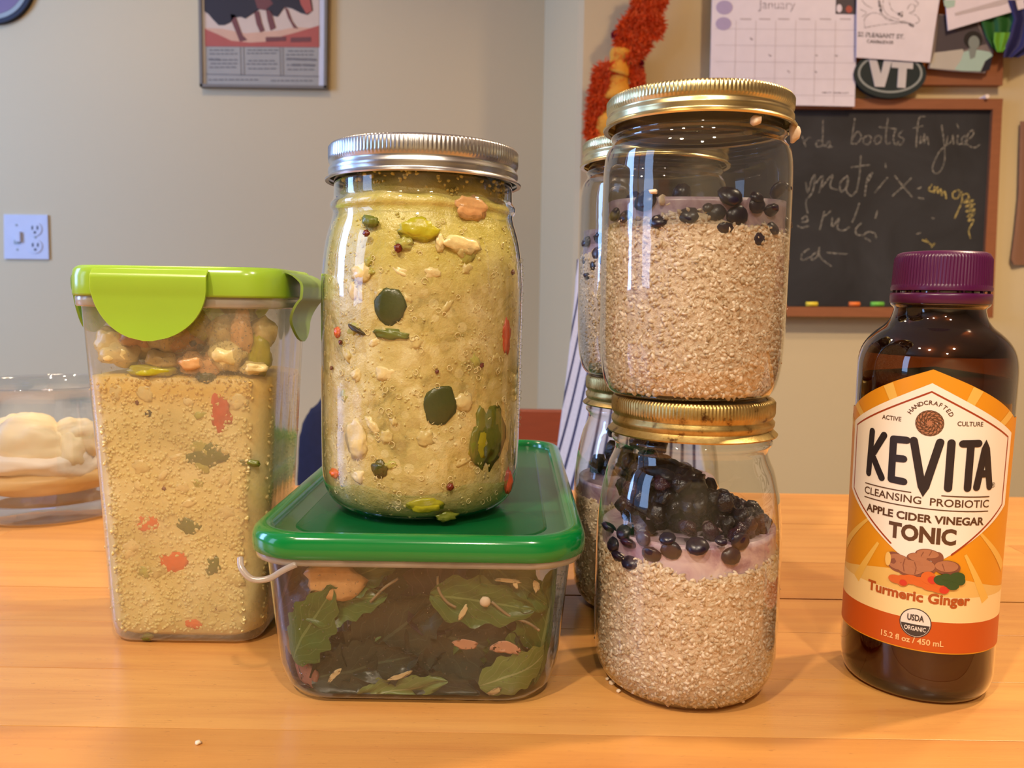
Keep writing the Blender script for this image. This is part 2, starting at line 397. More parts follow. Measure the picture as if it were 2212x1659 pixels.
wl = bx('wall_left', -2.5, -2.4, -2.0, -.85, FL, CE, M['wall']); structure(wl)
bx('wall_panel', -2.5, -2.4, 1.18, 2.3, FL, CE, M['wall'], wl); bx('wall_panel', -2.5, -2.4, -.85, 1.18, FL, .1, M['wall'], wl); bx('wall_panel', -2.5, -2.4, -.85, 1.18, 1.38, CE, M['wall'], wl)
wn = bx('window_1', -2.43, -2.37, -.87, -.80, .08, 1.40, M['white_trim']); structure(wn)
for a in ((-.87, 1.20, .06, .13), (-.87, 1.20, 1.33, 1.40), (1.14, 1.20, .08, 1.40), (.12, .20, .08, 1.40)):
    bx('window_frame', -2.43, -2.37, a[0], a[1], a[2], a[3], M['white_trim'], wn)
structure(bx('baseboard_back', -2.4, XF, YL - .015, YL, FL, FL + .12, M['white_trim']))
# ================================================================== COUNTER
ct = empty('butcher_block_counter', (0, .3, 0)); tag(ct, 'honey coloured butcher block countertop under all the jars and boxes', 'counter')
seams = [.718, .672, .615, .566, .5205, .4542, .405, .352, .302, .258, .214, .17, .126, .082, .038, -.006, -.05]
for i, (b, a) in enumerate(zip(seams, seams[1:])):
    x = -1.3 + random.uniform(0, .25)
    cuts = [-1.3]
    if i >= 6: x = (.95, -.75, 1.1, .8, -.9)[i % 5]
    while x < 1.3:
        cuts.append(x); x += random.uniform(.55, .95) + (3 if i >= 6 else 0)
    cuts.append(1.3)
    if i == 4: cuts = [-1.3, -.9, .1, .62, 1.3]
    if i == 5: cuts = [-1.3, -.6, .02, 1.3]
    for x0, x1 in zip(cuts, cuts[1:]):
        if x1 - x0 < .03: continue
        dz = random.uniform(-.00015, .00015); g = .00022
        me = box_mesh(-(x1 - x0) / 2 + g, (x1 - x0) / 2 - g, -(b - a) / 2 + g, (b - a) / 2 - (.0016 if i == 5 and x0 == .02 else g), -.038, dz, .00015)
        o = link('stave', me, M['butcher'], ct, ((x0 + x1) / 2, (a + b) / 2 - .3, 0), smooth=False)
bx('glue_bed', -1.3, 1.3, -.35, .417, -.04, -.0012, M['gap'], ct)
isl = empty('kitchen_island', (0, .33, FL)); tag(isl, 'painted cabinet base carrying the butcher block countertop', 'cabinet')
bx('body', -1.2, 1.2, -.30, .33, 0, .878, M['cabinet'], isl, .003)
# ================================================================== MASON JARS
def band(prof, z_kn, n=600, amp=.00017):
    def mod(a, z, i): return (amp if (i // 2) % 2 else -amp * .6) if z_kn[0] <= z <= z_kn[1] else 0
    return lathe(prof, n, mod)
def mason(name, loc, outer, bandp, kn, lidz, lidr, mband, tilt=(0, 0, 0), foggy=None, beads=None):
    e = empty(name, loc, tilt)
    gp = smoothprof(outer, 3)
    if foggy:
        lo = [p for p in gp if p[1] <= foggy]; hi = [p for p in gp if p[1] >= foggy]; hi = [lo[-1]] + hi
        mk('jar_glass', *lathe(lo, 96), M['glass'], e); mk('jar_shoulder', *lathe(hi, 96), M['foggy_glass'], e)
    else: mk('jar_glass', *lathe(gp, 96), M['glass'], e)
    rb = outer[0][0] if outer[0][0] > 0 else outer[1][0]
    # thick glass foot
    k = rb; mk('glass_foot', *lathe([(0, .0022), (k * .8, .002), (k * .93, .0004), (k, .0002), (k * 1.06, .0012), (k * 1.0, .0026), (0, .0032)], 72), M['foot'], e)
    b = sharp(mk('screw_band', *band(bandp, kn), M[mband], e), 50)
    mk('lid_disc', *lathe([(0, lidz - .0012), (lidr * .55, lidz - .0012), (lidr * .6, lidz - .0004), (lidr * .93, lidz - .0004), (lidr * .97, lidz), (lidr, lidz - .0003), (lidr, lidz - .0016), (0, lidz - .002)], 96), M[mband if mband != 'aged' else 'gold'], e)
    return e
M['foot'] = film('thick_glass_foot', (.30, .30, .27, 1), (.12, .12, .1, 1), refl=3, power=1)
QB = [(.0300, 0), (.0350, .0012), (.0400, .0042), (.0436, .0092), (.0452, .016), (.0457, .026), (.0460, .06), (.0460, .100), (.0457, .110), (.0447, .120), (.0432, .1275), (.0414, .1335), (.0408, .1368), (.0419, .1385), (.0420, .1405), (.0408, .1425), (.0404, .146), (.0400, .166)]
QBAND = [(.0425, .1500), (.0441, .1497), (.0443, .1506), (.0428, .1520), (.0424, .1535), (.0429, .1552), (.0428, .1572), (.0420, .1590), (.0421, .1604), (.0427, .1618), (.0427, .1640), (.0427, .1705), (.0420, .1722), (.0404, .1726), (.0390, .1723)]
QB = [(r, z * .985) for r, z in QB]; QBAND = [(r, .1483 + (z - .1497) * .689) for r, z in QBAND]
QX, QY, QZ = -.0425, .384, .0687
quart = mason('quart_mason_jar', (QX, QY, QZ), QB, QBAND, (.1580, .1630), .1635, .0392, 'silver', tilt=(0, R(.35), 0))
tag(quart, 'tall clear quart jar of yellow soup with silver screw band, on the green lid', 'jar')
PB = [(.0262, 0), (.0310, .0012), (.0352, .0048), (.0380, .0105), (.0391, .018), (.0395, .030), (.0395, .056), (.0392, .070), (.0382, .081), (.0370, .088), (.0352, .0955), (.0335, .0995), (.0325, .1022), (.0322, .1042), (.0328, .1060), (.0338, .1072), (.0338, .1086), (.0324, .1098), (.0316, .112), (.0312, .122)]
PBAND = [(.0338, .1056), (.0354, .1052), (.0357, .1060), (.0342, .1078), (.0335, .1090), (.0342, .1108), (.0343, .1126), (.0334, .1140), (.0334, .1150), (.0341, .1162), (.0342, .1175), (.0342, .1232), (.0334, .1248), (.0318, .1250), (.0310, .1246)]
PBAND = [(r, .1108 + (z - .1052) * .778) for r, z in PBAND]
TB = [(.0280, 0), (.0325, .0010), (.0355, .0046), (.0373, .0115), (.0381, .020), (.0385, .034), (.0387, .060), (.0387, .088), (.0384, .0975), (.0373, .1028), (.0357, .1052), (.0350, .1070), (.0356, .1082), (.0357, .1092), (.0348, .1105), (.0345, .113), (.0342, .124)]
TBAND = [(.0372, .1122), (.0390, .1117), (.0393, .1127), (.0380, .1142), (.0376, .1156), (.0381, .1174), (.0380, .1190), (.0372, .1206), (.0372, .1218), (.0379, .1232), (.0379, .1250), (.0379, .1288), (.0372, .1306), (.0356, .1309), (.0344, .1305)]
TB = [(r, z * .985) for r, z in TB]; TBAND = [(r, .1100 + (z - .1117) * .651) for r, z in TBAND]
TZ = .1262
def oats_mat():
    k = N('cooked_oat_grains'); g = k.n('NewGeometry').outputs['Random Per Island']
    c = k.ramp(g, [(0, lin((186, 160, 128))), (.45, lin((208, 186, 158))), (.9, lin((238, 222, 202))), (1, lin((172, 142, 104)))])
    k.bsdf(c, .42, Subsurface_Weight=.0); return k.m
M['oats'] = oats_mat()
def oatbase():
    k = N('oat_porridge'); n = k.noise(420, 4, .65); c = k.ramp(n, [(.3, lin((188, 162, 132))), (.5, lin((210, 186, 158))), (.7, lin((224, 204, 178)))])
    k.bsdf(c, .4, Normal=k.bump(n, .8, .0015)); return k.m
M['oatbase'] = oatbase()
def milkm():
    k = N('berry_tinted_milk'); n = k.noise(70, 4, .6, None, 1.2); c = k.ramp(n, [(.3, lin((138, 104, 128))), (.5, lin((188, 164, 176))), (.72, lin((214, 198, 200)))])
    k.bsdf(c, .3); return k.m
M['milk'] = milkm()
def berrym():
    k = N('blueberry_skin'); n = k.noise(160, 3); oi = k.n('ObjectInfo').outputs['Random']
    a = k.ramp(oi, [(0, lin((30, 20, 42))), (.5, lin((42, 20, 44))), (.8, lin((24, 22, 50))), (1, lin((70, 14, 40)))])
    k.bsdf(k.mix(n, a, lin((22, 14, 30))), .3, Normal=k.bump(n, .3, .001)); return k.m
M['berry'] = berrym()
def wet_berry():
    k = N('wet_collapsed_berry'); n = k.noise(200, 4, .7); oi = k.n('ObjectInfo').outputs['Random']
    a = k.ramp(oi, [(0, lin((14, 10, 16))), (.6, lin((24, 15, 26))), (1, lin((48, 18, 34)))])
    k.bsdf(a, .16, Normal=k.bump(n, .8, .002)); return k.m
M['wetberry'] = wet_berry()
def oat_fill(root_loc, outer, zt, name, label, cat, n, inset=.0009):
    """porridge whose top edge height is zt(angle); the granules are one stuff part"""
    e = empty(name, root_loc); tag(e, label, cat)
    n_a = 72; rings = []; v = []; f = []
    zs = [i / 16 for i in range(17)]
    zb = .0028
    for t in zs:
        for i in range(n_a):
            a = 2 * math.pi * i / n_a; z = zb + (zt(a) - .0004 - zb) * t; r = radius_at(outer, z) - inset - .0004
            v.append((r * math.cos(a), r * math.sin(a), z))
    for q in range(16):
        for i in range(n_a):
            j = (i + 1) % n_a; f.append((q * n_a + i, q * n_a + j, (q + 1) * n_a + j, (q + 1) * n_a + i))
    last = 16 * n_a; zm = sum(zt(2 * math.pi * i / n_a) for i in range(n_a)) / n_a
    for ri, s in enumerate((.6, .25)):
        for i in range(n_a):
            x, y, z = v[last + i]; v.append((x * s, y * s, z * s + zm * (1 - s)))
        b0 = last if ri == 0 else len(v) - 2 * n_a
        for i in range(n_a):
            j = (i + 1) % n_a; f.append((b0 + i, b0 + j, len(v) - n_a + j, len(v) - n_a + i))
    f.append(tuple(range(len(v) - n_a, len(v)))); f.append(tuple(reversed(range(n_a))))
    mk('porridge', v, f, M['oatbase'], e)
    pts = []
    while len(pts) < n:
        a = random.uniform(0, 2 * math.pi); z = random.uniform(.003, zt(a)); r = radius_at(outer, z) - inset - random.uniform(.0008, .0014)
        pts.append((r * math.cos(a), r * math.sin(a), z))
    for _ in range(n // 8):
        a = random.uniform(0, 2 * math.pi); s = math.sqrt(random.random()); z = zt(a) * s + zm * (1 - s); r = (radius_at(outer, z) - .0015) * s
        pts.append((r * math.cos(a), r * math.sin(a), z + random.uniform(0, .001)))
    o = grains('oat_grain', np.array(pts), None, .00135, (1.2, .85, .5), M['oats'], e); o['kind'] = 'stuff'
    return e
def milk_fill(root_loc, outer, zt, zm, label):
    n_a = 72; v = []; f = []; K = 6
    for t in range(K + 1):
        for i in range(n_a):
            a = 2 * math.pi * i / n_a; z0 = zt(a) - .004; z = z0 + (zm(a) - z0) * t / K; r = radius_at(outer, z) - .0024
            v.append((r * math.cos(a), r * math.sin(a), z))
        if t:
            b = (t - 1) * n_a
            for i in range(n_a):
                j = (i + 1) % n_a; f.append((b + i, b + j, b + n_a + j, b + n_a + i))
    b = K * n_a
    for i in range(n_a):
        x, y, z = v[b + i]; v.append((x * .94, y * .94, z - .0011))
    for i in range(n_a):
        j = (i + 1) % n_a; f.append((b + i, b + j, b + n_a + j, b + n_a + i))
    f.append(tuple(range(b + n_a, b + 2 * n_a)))
    o = mk('berry_milk', v, f, M['milk'], None, root_loc); tag(o, label, 'milk', kind='stuff'); return o
berry_meshes = [blob('blueberry', (.0043, .0043, .0039), M['berry'], s, 2, .05) for s in range(3)]
for me in berry_meshes:      # little star shaped crown
    bm = bmesh.new(); bm.from_mesh(me)
    for p in bm.verts:
        if p.co.z > .0036: p.co.z -= .0008
    bm.to_mesh(me); bm.free()
wet_meshes = [blob('blueberry', (.0046, .0042, .0036), M['wetberry'], 20 + s, 3, .2, 1.4) for s in range(4)]
def zwave(*terms):
    return lambda a: terms[0] + sum(A * math.cos(k * a - R(p)) for A, k, p in terms[1:])
PX, PY, TX = .0775, .352, .0757
pint = mason('pint_mason_jar', (PX, PY, 0), PB, PBAND, (.1201, .1250), .1258, .0312, 'aged')
tag(pint, 'rounded pint jar at the front with worn brass band, carrying the taller jar', 'jar')
topj = mason('straight_mason_jar', (TX, PY, TZ), TB, TBAND, (.1185, .1214), .1222, .0346, 'gold', foggy=.078)
tag(topj, 'straight sided jar with shiny gold band, on top of the front pint jar', 'jar')
BX, BY = .0745, .446
bpint = copy_tree(pint); bpint.location = (BX, BY, 0); bpint['label'] = 'pint jar at the back, dark band, half hidden between the green box and front jar'
btop = copy_tree(topj); btop.location = (BX - .001, BY, TZ); btop['label'] = 'straight jar at the back with blue-green looking lid, left of and behind the front stack'
# angle toward camera is about -100 deg
top_oat = zwave(.0695, (.0022, 1, -150), (.0018, 3, 40), (.0010, 7, 10)); top_milk = zwave(.0800, (.0008, 2, 0))
pin_oat = zwave(.0605, (.0022, 2, 10), (.0012, 5, 70), (.0008, 9, 20)); pin_milk = zwave(.0710, (.0006, 1, 0))
oat_fill((TX, PY, TZ), TB, top_oat, 'oatmeal', 'cooked steel cut oats filling most of the top front jar', 'oatmeal', 9000)
oat_fill((PX, PY, 0), PB, pin_oat, 'oatmeal', 'cooked steel cut oats in the lower half of the front pint jar', 'oatmeal', 8000)
oat_fill((BX - .001, BY, TZ), TB, lambda a: top_oat(a) - .006, 'oatmeal', 'shaded oats in the tall jar at the back left', 'oatmeal', 4500)
oat_fill((BX, BY, 0), PB, pin_oat, 'oatmeal', 'dark shaded oats at the bottom of the back pint jar', 'oatmeal', 3500)
milk_fill((TX, PY, TZ), TB, top_oat, top_milk, 'pale mauve milk band above the oats in the top front jar')
milk_fill((PX, PY, 0), PB, pin_oat, pin_milk, 'mauve milk band under the dark berries in the front pint jar')
milk_fill((BX - .001, BY, TZ), TB, lambda a: top_oat(a) - .006, lambda a: top_milk(a) - .004, 'greyish milk band in the tall jar at the back left')
milk_fill((BX, BY, 0), PB, pin_oat, pin_milk, 'dark milk band in the back pint jar')
def berry_at(px, py, cx, cy, rr, s, label, group, me=None, flat=.5):
    p = cyl(px, py, cx, cy, rr); d = Vector((cx, cy, 0)) - Vector((p.x, p.y, 0)); d.normalize(); a = math.atan2(d.y, d.x)
    q = p + d * (.0043 * s * flat - .0002)
    o = put('blueberry', random.choice(me or berry_meshes), q, (random.uniform(-.5, .5), random.uniform(-1, 1), a)); o.scale = (s * flat, s, s)
    tag(o, label, 'blueberry', group); return o
ORD = 'first second third fourth fifth sixth seventh eighth ninth tenth eleventh twelfth thirteenth fourteenth'.split()
G1 = 'blueberries in the top front jar'
for i, (px, py, s) in enumerate(sorted([(1322, 462, .85), (1345, 466, .9), (1488, 463, 1.0), (1549, 457, .95), (1583, 422, 1.15), (1598, 463, 1.1), (1642, 441, .95), (1672, 455, .95),
                  (1569, 495, .85), (1644, 517, .85), (1676, 492, .8), (1640, 425, .7), (1530, 448, .5)])):
    berry_at(px, py, TX, PY, .0380, s, ORD[i] + ' from the left of the blueberries along the milk band of the top front jar', G1)
for px, py, s, lb in [(1388, 432, 1.25, 'large bluish blueberry under the blue window reflection, top front jar'), (1420, 476, .95, 'purple blueberry just below the white oat clump in the top front jar'),
                  (1690, 410, 1.0, 'blueberry stuck high on the right glass of the top front jar'), (1706, 402, .7, 'small blueberry at the extreme right edge of the top front jar'),
                  (1708, 480, .8, 'blueberry at the right edge low in the milk of the top front jar')]:
    berry_at(px, py, TX, PY, .0380, s, lb, G1)
for i in range(26):
    a = random.uniform(0, 2 * math.pi); s = math.sqrt(random.random()) * .031
    if math.sin(a) < -.2 and s > .022: continue
    o = put('blueberry', random.choice(berry_meshes), (TX + s * math.cos(a), PY + s * math.sin(a), TZ + .0795 + random.uniform(0, .003)), (random.random() * 3, 1, 2)); tag(o, 'blueberry floating on the milk deeper inside the top front jar', 'blueberry', 'floating blueberries in the top front jar')
# pint: berries against glass plus the dark heap
for i, (px, py, s) in enumerate(sorted([(1318, 1175, .9), (1330, 1205, .9), (1352, 1175, .9), (1357, 1215, 1.0), (1403, 1200, 1.0), (1448, 1192, 1.0), (1385, 1165, .8), (1508, 1183, 1.1), (1585, 1203, 1.0), (1606, 1172, 1.0), (1440, 1165, .8), (1308, 1140, .9), (1340, 1150, .9), (1560, 1170, .6)])):
    berry_at(px, py, PX, PY, .0389, s, ORD[i] + ' from the left of the blueberries in the mauve band of the front pint jar', 'blueberries in the front pint jar milk')
def heap(cx, cy, n, label, group, lo=.0715, flip=1):
    k = 0
    while k < n:
        a = random.uniform(0, 2 * math.pi); s = random.random() ** .45
        x, y = s * math.cos(a), s * math.sin(a)
        top = .104 - .020 * (x * .5 + .5) - .004 * s - (.006 if x > .35 else 0)   # slopes down to the right
        z = random.uniform(lo, max(lo + .003, top)); rr = min(radius_at(PB, z), .036 if z < .09 else .03) - .0048
        o = put('blueberry', random.choice(wet_meshes), (cx + x * rr, cy + y * rr, z), (random.random() * 3, random.random() * 3, random.random() * 3)); q = random.uniform(.8, 1.12); o.scale = (q, q, q)
        tag(o, label, 'blueberry', group); k += 1
heap(PX, PY, 150, 'wet dark blueberry in the heap above the milk of the front pint jar', 'heaped blueberries in the front pint jar')
heap(BX, BY, 60, 'dark blueberry heaped in the back pint jar seen behind the front one', 'heaped blueberries in the back pint jar', .05)
for i, (px, py, s) in enumerate(sorted([(1262, 520, 1.1), (1290, 515, 1.0), (1258, 560, .8), (1284, 545, .9), (1266, 598, .8), (1253, 585, .6), (1300, 560, .8), (1278, 575, .7)])):
    berry_at(px, py, BX - .001, BY, .0380, s, ORD[i] + ' from the left of the dim blueberries in the tall jar at the back left', 'blueberries in the back tall jar')
# oat crumbs on the outside of the top jar and a clump inside
M['crumb'] = simple('pale_oat_crumb', (236, 214, 186), .5, .1, 300, .3)
crumb = blob('oat_crumb', (.0022, .0018, .0018), M['crumb'], 3, 2, .2)
o = put('oat_crumb', crumb, cyl(1632, 260, TX, PY, .0365)); tag(o, 'single oat crumb stuck under the gold band of the top front jar', 'crumb')
c2 = cyl(1716, 285, TX - .001, PY, .0372); o = put('oat_crumb', blob('oat_crumb', (.0022, .002, .0042), M['crumb'], 9, 2, .25), c2); tag(o, 'larger oat crumb hanging off the right edge of the top jar lid', 'crumb')
cl = empty('oat_clump', cyl(1432, 425, TX, PY, .0372)); tag(cl, 'white oat clump above the milk behind the glass of the top front jar', 'crumb')
for dx, dz, s in ((-.0035, .002, 1), (0, -.001, 1.2), (.003, -.0028, .9), (.0042, -.0005, .6)):
    q = put('oat_flake', crumb, (dx, .0012, dz), (dx * 400, 0, 1), cl); q.scale = (s, .6 * s, s)
# ================================================================== SOUP IN THE QUART JAR
def soupm():
    k = N('quinoa_vegetable_soup'); n = k.noise(55, 5, .62, None, 1.0); n2 = k.noise(16, 3, .5, None, 1.2); n3 = k.noise(210, 4, .7)
    c = k.ramp(n, [(.32, lin((136, 122, 54))), (.42, lin((190, 172, 98))), (.54, lin((208, 190, 122))), (.70, lin((236, 226, 178)))])
    vo = k.n('TexVoronoi'); vo.inputs['Scale'].default_value = 190; k.l(k.obj(), vo.inputs['Vector'])
    sc_ = k.n('SeparateColor'); k.l(vo.outputs['Color'], sc_.inputs[0])
    c = k.mix(k.math('MULTIPLY', k.math('LESS_THAN', vo.outputs['Distance'], .42), k.math('MULTIPLY', sc_.outputs[0], .5)), c, lin((232, 220, 168)))
    c = k.mix(k.math('MULTIPLY', k.math('GREATER_THAN', sc_.outputs[1], .8), .3), c, lin((160, 128, 62)))
    c = k.mix(k.ramp(n2, [(.5, (0, 0, 0, 1)), (.75, (.7, .7, .7, 1))]), c, lin((186, 160, 50)))
    tc = k.n('SeparateXYZ'); k.l(k.obj(), tc.inputs[0])
    up = k.n('MapRange'); up.inputs['From Min'].default_value = .108; up.inputs['From Max'].default_value = .128; k.l(k.math('ADD', tc.outputs[2], k.math('MULTIPLY', k.noise(30, 3), .02)), up.inputs[0])
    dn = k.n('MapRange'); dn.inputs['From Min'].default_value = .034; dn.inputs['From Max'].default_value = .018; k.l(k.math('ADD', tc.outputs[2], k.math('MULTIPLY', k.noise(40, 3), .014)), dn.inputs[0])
    c = k.mix(k.math('MULTIPLY', up.outputs[0], .6), c, lin((200, 188, 58)))
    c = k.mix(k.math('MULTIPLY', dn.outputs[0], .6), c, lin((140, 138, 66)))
    c = k.mix(k.math('MULTIPLY', n3, .35), c, lin((226, 208, 150)))
    k.bsdf(c, .3, Normal=k.bump(k.math('ADD', n3, n), .5, .0015)); return k.m
M['soup'] = soupm()
def quinm():
    k = N('quinoa_grain'); g = k.n('NewGeometry').outputs['Random Per Island']
    c = k.ramp(g, [(0, lin((206, 180, 100))), (.5, lin((222, 196, 122))), (.9, lin((236, 216, 152))), (1, lin((196, 168, 84)))])
    k.bsdf(c, .25); return k.m
M['quinoa'] = quinm()
sp = empty('soup', (QX, QY, QZ), (0, R(.35), 0)); tag(sp, 'yellow quinoa vegetable soup filling the silver lidded quart jar', 'soup')
inner = [(max(r - .0016, 0), z) for r, z in smoothprof(QB, 2) if z > .003 and z < .152]
inner = [(0, inner[0][1])] + inner + [(.03, .154), (0, .155)]
def sm(a, z, i): return .0005 * noise.noise(Vector((math.cos(a) * 6, math.sin(a) * 6, z * 160))) - (.0028 * max(0, (z - .128) / .02) * (1 + noise.noise(Vector((math.cos(a) * 3, math.sin(a) * 3, z * 60)))) if z > .128 else 0)
mk('broth', *lathe(inner, 120, sm), M['soup'], sp)
pts = []
for _ in range(5200):
    a = random.uniform(0, 2 * math.pi); z = random.uniform(.004, .150)
    if noise.noise(Vector((math.cos(a) * 2.4, math.sin(a) * 2.4, z * 45))) < -.05 and random.random() < .75: continue
    r = radius_at(QB, z) - .0022 - (.002 if z > .132 else 0); pts.append((r * math.cos(a), r * math.sin(a), z))
grains('quinoa_grain', np.array(pts), None, .00095, (1, 1, .8), M['soup'], sp, .3)['kind'] = 'stuff'
# small curled quinoa germs (rings)
def ring(r, t, n=10, m=4, arc=1.7 * math.pi):
    return tube([(r * math.cos(arc * i / n), r * math.sin(arc * i / n), 0) for i in range(n + 1)], t, m)
rp = []
for _ in range(420):
    a = random.uniform(0, 2 * math.pi); z = random.uniform(.008, .13); r = radius_at(QB, z) - .0011
    Rm = Matrix.Rotation(a, 4, 'Z') @ Matrix.Translation((r, 0, z)) @ Matrix.Rotation(R(90) + random.uniform(-.3, .3), 4, 'Y') @ Matrix.Rotation(random.random() * 6, 4, 'Z')
    vv, ff = ring(random.uniform(.0008, .0013), .00016); rp.append(([Rm @ Vector(q) for q in vv], ff))
M['germ'] = simple('quinoa_germ', (240, 222, 165), .25, .1)
mk('quinoa_germ', *merge(rp), M['germ'], sp)['kind'] = 'stuff'
def veg(name, rgb, rough=.3, var=.25, sc=260):
    return simple(name, rgb, rough, var, sc, .4)
M['olive'] = veg('dark_green_vegetable', (62, 70, 18)); M['olive2'] = veg('soft_green_vegetable', (104, 112, 36)); M['carrot'] = veg('cooked_carrot', (226, 104, 34)); M['pinkveg'] = veg('red_pepper', (204, 86, 52))
M['onion'] = veg('soft_onion', (220, 200, 140)); M['seed'] = veg('dark_red_seed', (104, 34, 16)); M['stem'] = veg('dark_stem', (52, 40, 14)); M['yellowgreen'] = veg('celery', (176, 168, 34)); M['chick'] = veg('pale_meat', (218, 168, 112))
def chunk(px, py, w_, h_, mat, name, label, cat, surf, rot=0, group=None, amp=.2, thick=.0016, seed=None):
    """vegetable piece lying against a jar / tub wall; size in metres; surf = ('c',cx,cy,r) or ('p',Y)"""
    if surf[0] == 'c':
        p = cyl(px, py, *surf[1:]); a = math.atan2(p.y - surf[2], p.x - surf[1]) + math.pi / 2
    else: p = at(px, py, surf[1]); a = 0
    o = put(name, blob(name, (w_, thick, h_), M[mat], seed if seed is not None else random.random() * 50, 3, amp, 2.1), p)
    o.rotation_euler = (Matrix.Rotation(a, 4, 'Z') @ Matrix.Rotation(rot, 4, 'Y')).to_euler()
    tag(o, label, cat, group); return o
S = ('c', QX, QY, .0441)
chunk(842, 662, .0069, .0078, 'olive', 'green_vegetable_piece', 'dark green square-ish piece high in the quart jar soup', 'vegetable', S, 0, amp=.08)
chunk(950, 876, .0072, .0088, 'olive', 'green_vegetable_piece', 'oval dark green piece in the middle of the quart jar soup', 'vegetable', S, .1, amp=.08)
chunk(845, 722, .0075, .0022, 'olive2', 'green_vegetable_piece', 'thin flat green sliver below the high dark piece in the quart jar', 'vegetable', S, .1)
chunk(770, 712, .0052, .0012, 'stem', 'herb_stem', 'dark brown stem at the left of the quart jar soup', 'herb', S, .4, amp=.1)
chunk(820, 1012, .0036, .0036, 'olive', 'green_vegetable_piece', 'small green piece low in the quart jar soup', 'vegetable', S)
chunk(800, 478, .0040, .0024, 'olive2', 'green_vegetable_piece', 'small green leaf near the top left of the quart jar soup', 'vegetable', ('c', QX, QY, .0425), .2)
chunk(905, 497, .0080, .0046, 'yellowgreen', 'celery_piece', 'yellow green celery piece under the neck of the quart jar', 'vegetable', ('c', QX, QY, .043), .1)
chunk(1052, 940, .0098, .015, 'olive2', 'green_vegetable_piece', 'large olive green piece at the right of the quart jar soup', 'vegetable', ('c', QX, QY, .0440), .2)
chunk(1035, 955, .0050, .0080, 'yellowgreen', 'celery_piece', 'yellow celery piece in front of the large olive green one', 'vegetable', S, .2)
chunk(722, 1022, .0038, .0022, 'carrot', 'carrot_piece', 'small orange carrot bit at the lower left of the quart jar', 'vegetable', S)
chunk(1098, 1040, .0030, .0060, 'pinkveg', 'carrot_piece', 'orange carrot bit at the lower right edge of the quart jar', 'vegetable', ('c', QX, QY, .0445))
chunk(1092, 725, .0036, .0080, 'pinkveg', 'carrot_piece', 'dull orange carrot bit at the right edge half way up the quart jar', 'vegetable', ('c', QX, QY, .0445))
chunk(730, 718, .0024, .0022, 'carrot', 'carrot_piece', 'tiny orange bit at the left edge beside the dark stem', 'vegetable', S)
chunk(965, 1115, .0048, .0022, 'olive2', 'green_vegetable_piece', 'green piece at the very bottom of the quart jar', 'vegetable', ('c', QX, QY, .0415))
chunk(1000, 530, .0080, .0036, 'onion', 'onion_piece', 'glossy pale onion piece under the yellow top of the quart jar', 'vegetable', ('c', QX, QY, .0438), .15)
chunk(770, 950, .0060, .0085, 'onion', 'onion_piece', 'pale onion piece low left in the quart jar', 'vegetable', ('c', QX, QY, .0440), -.2)
chunk(1000, 870, .0046, .0040, 'onion', 'onion_piece', 'pale onion ring right of the oval green piece', 'vegetable', S)
chunk(780, 590, .0050, .0040, 'onion', 'onion_piece', 'pale onion piece upper left in the quart jar', 'vegetable', ('c', QX, QY, .0441))
chunk(920, 1090, .0075, .0034, 'yellowgreen', 'celery_piece', 'greenish celery piece near the jar bottom', 'vegetable', ('c', QX, QY, .0425))
chunk(1020, 450, .0075, .0050, 'chick', 'meat_piece', 'pinkish tan meat piece in the neck of the quart jar', 'meat', ('c', QX, QY, .0402), .1)
for px, py, s, lb in [(791, 504, .0014, 'dark red seed near the top left of the quart jar soup'), (860, 536, .0017, 'reddish seed right of and below the top left seed'), (973, 1052, .0016, 'dark red seed near the bottom of the quart jar soup'), (944, 803, .0008, 'pair of tiny black specks in the quart jar'),
                      (1041, 789, .0010, 'black peppercorn speck right of centre in the quart jar'), (735, 740, .0010, 'purple seed at the left edge of the quart jar'), (1108, 588, .0012, 'brown seed at the upper right edge of the quart jar'), (716, 795, .0009, 'tiny violet seed at the left edge of the quart jar')]:
    chunk(px, py, s, s, 'seed', 'seed', lb, 'seed', ('c', QX, QY, .0450), thick=s * .7)
M['pale1'] = veg('translucent_onion', (206, 186, 122)); M['pale2'] = veg('pale_celery', (176, 170, 84)); M['pale3'] = veg('soft_potato', (228, 208, 150))
for i in range(34):
    px, py = random.uniform(740, 1075), random.uniform(510, 1040)
    chunk(px, py, random.uniform(.0018, .0046), random.uniform(.0016, .0042), random.choice(('pale1', 'pale2', 'pale3', 'pale1')), 'vegetable_bit', 'small pale soft vegetable bit in the soup of the quart jar', 'vegetable', ('c', QX, QY, random.uniform(.0430, .0435)), random.uniform(-1, 1), 'soft vegetable bits in the quart jar', amp=.24)
# moulded relief on the right flank of the quart jar
rel = []
for i in range(26):
    a = R(-9 + 3 * math.sin(i * 1.7)); z = .040 + i * .0030; r = .0460
    rel.append((a, z))
vv = []
for a, z in rel:
    bm = bmesh.new(); bmesh.ops.create_icosphere(bm, subdivisions=1, radius=.0011); g = ([(p.co.x + .0461 * math.cos(a), p.co.y + .0461 * math.sin(a), p.co.z * 1.1 + z) for p in bm.verts], [tuple(q.index for q in x.verts) for x in bm.faces]); bm.free(); vv.append(g)
mk('moulded_relief', *merge(vv), M['glass'], quart)['kind'] = 'stuff'
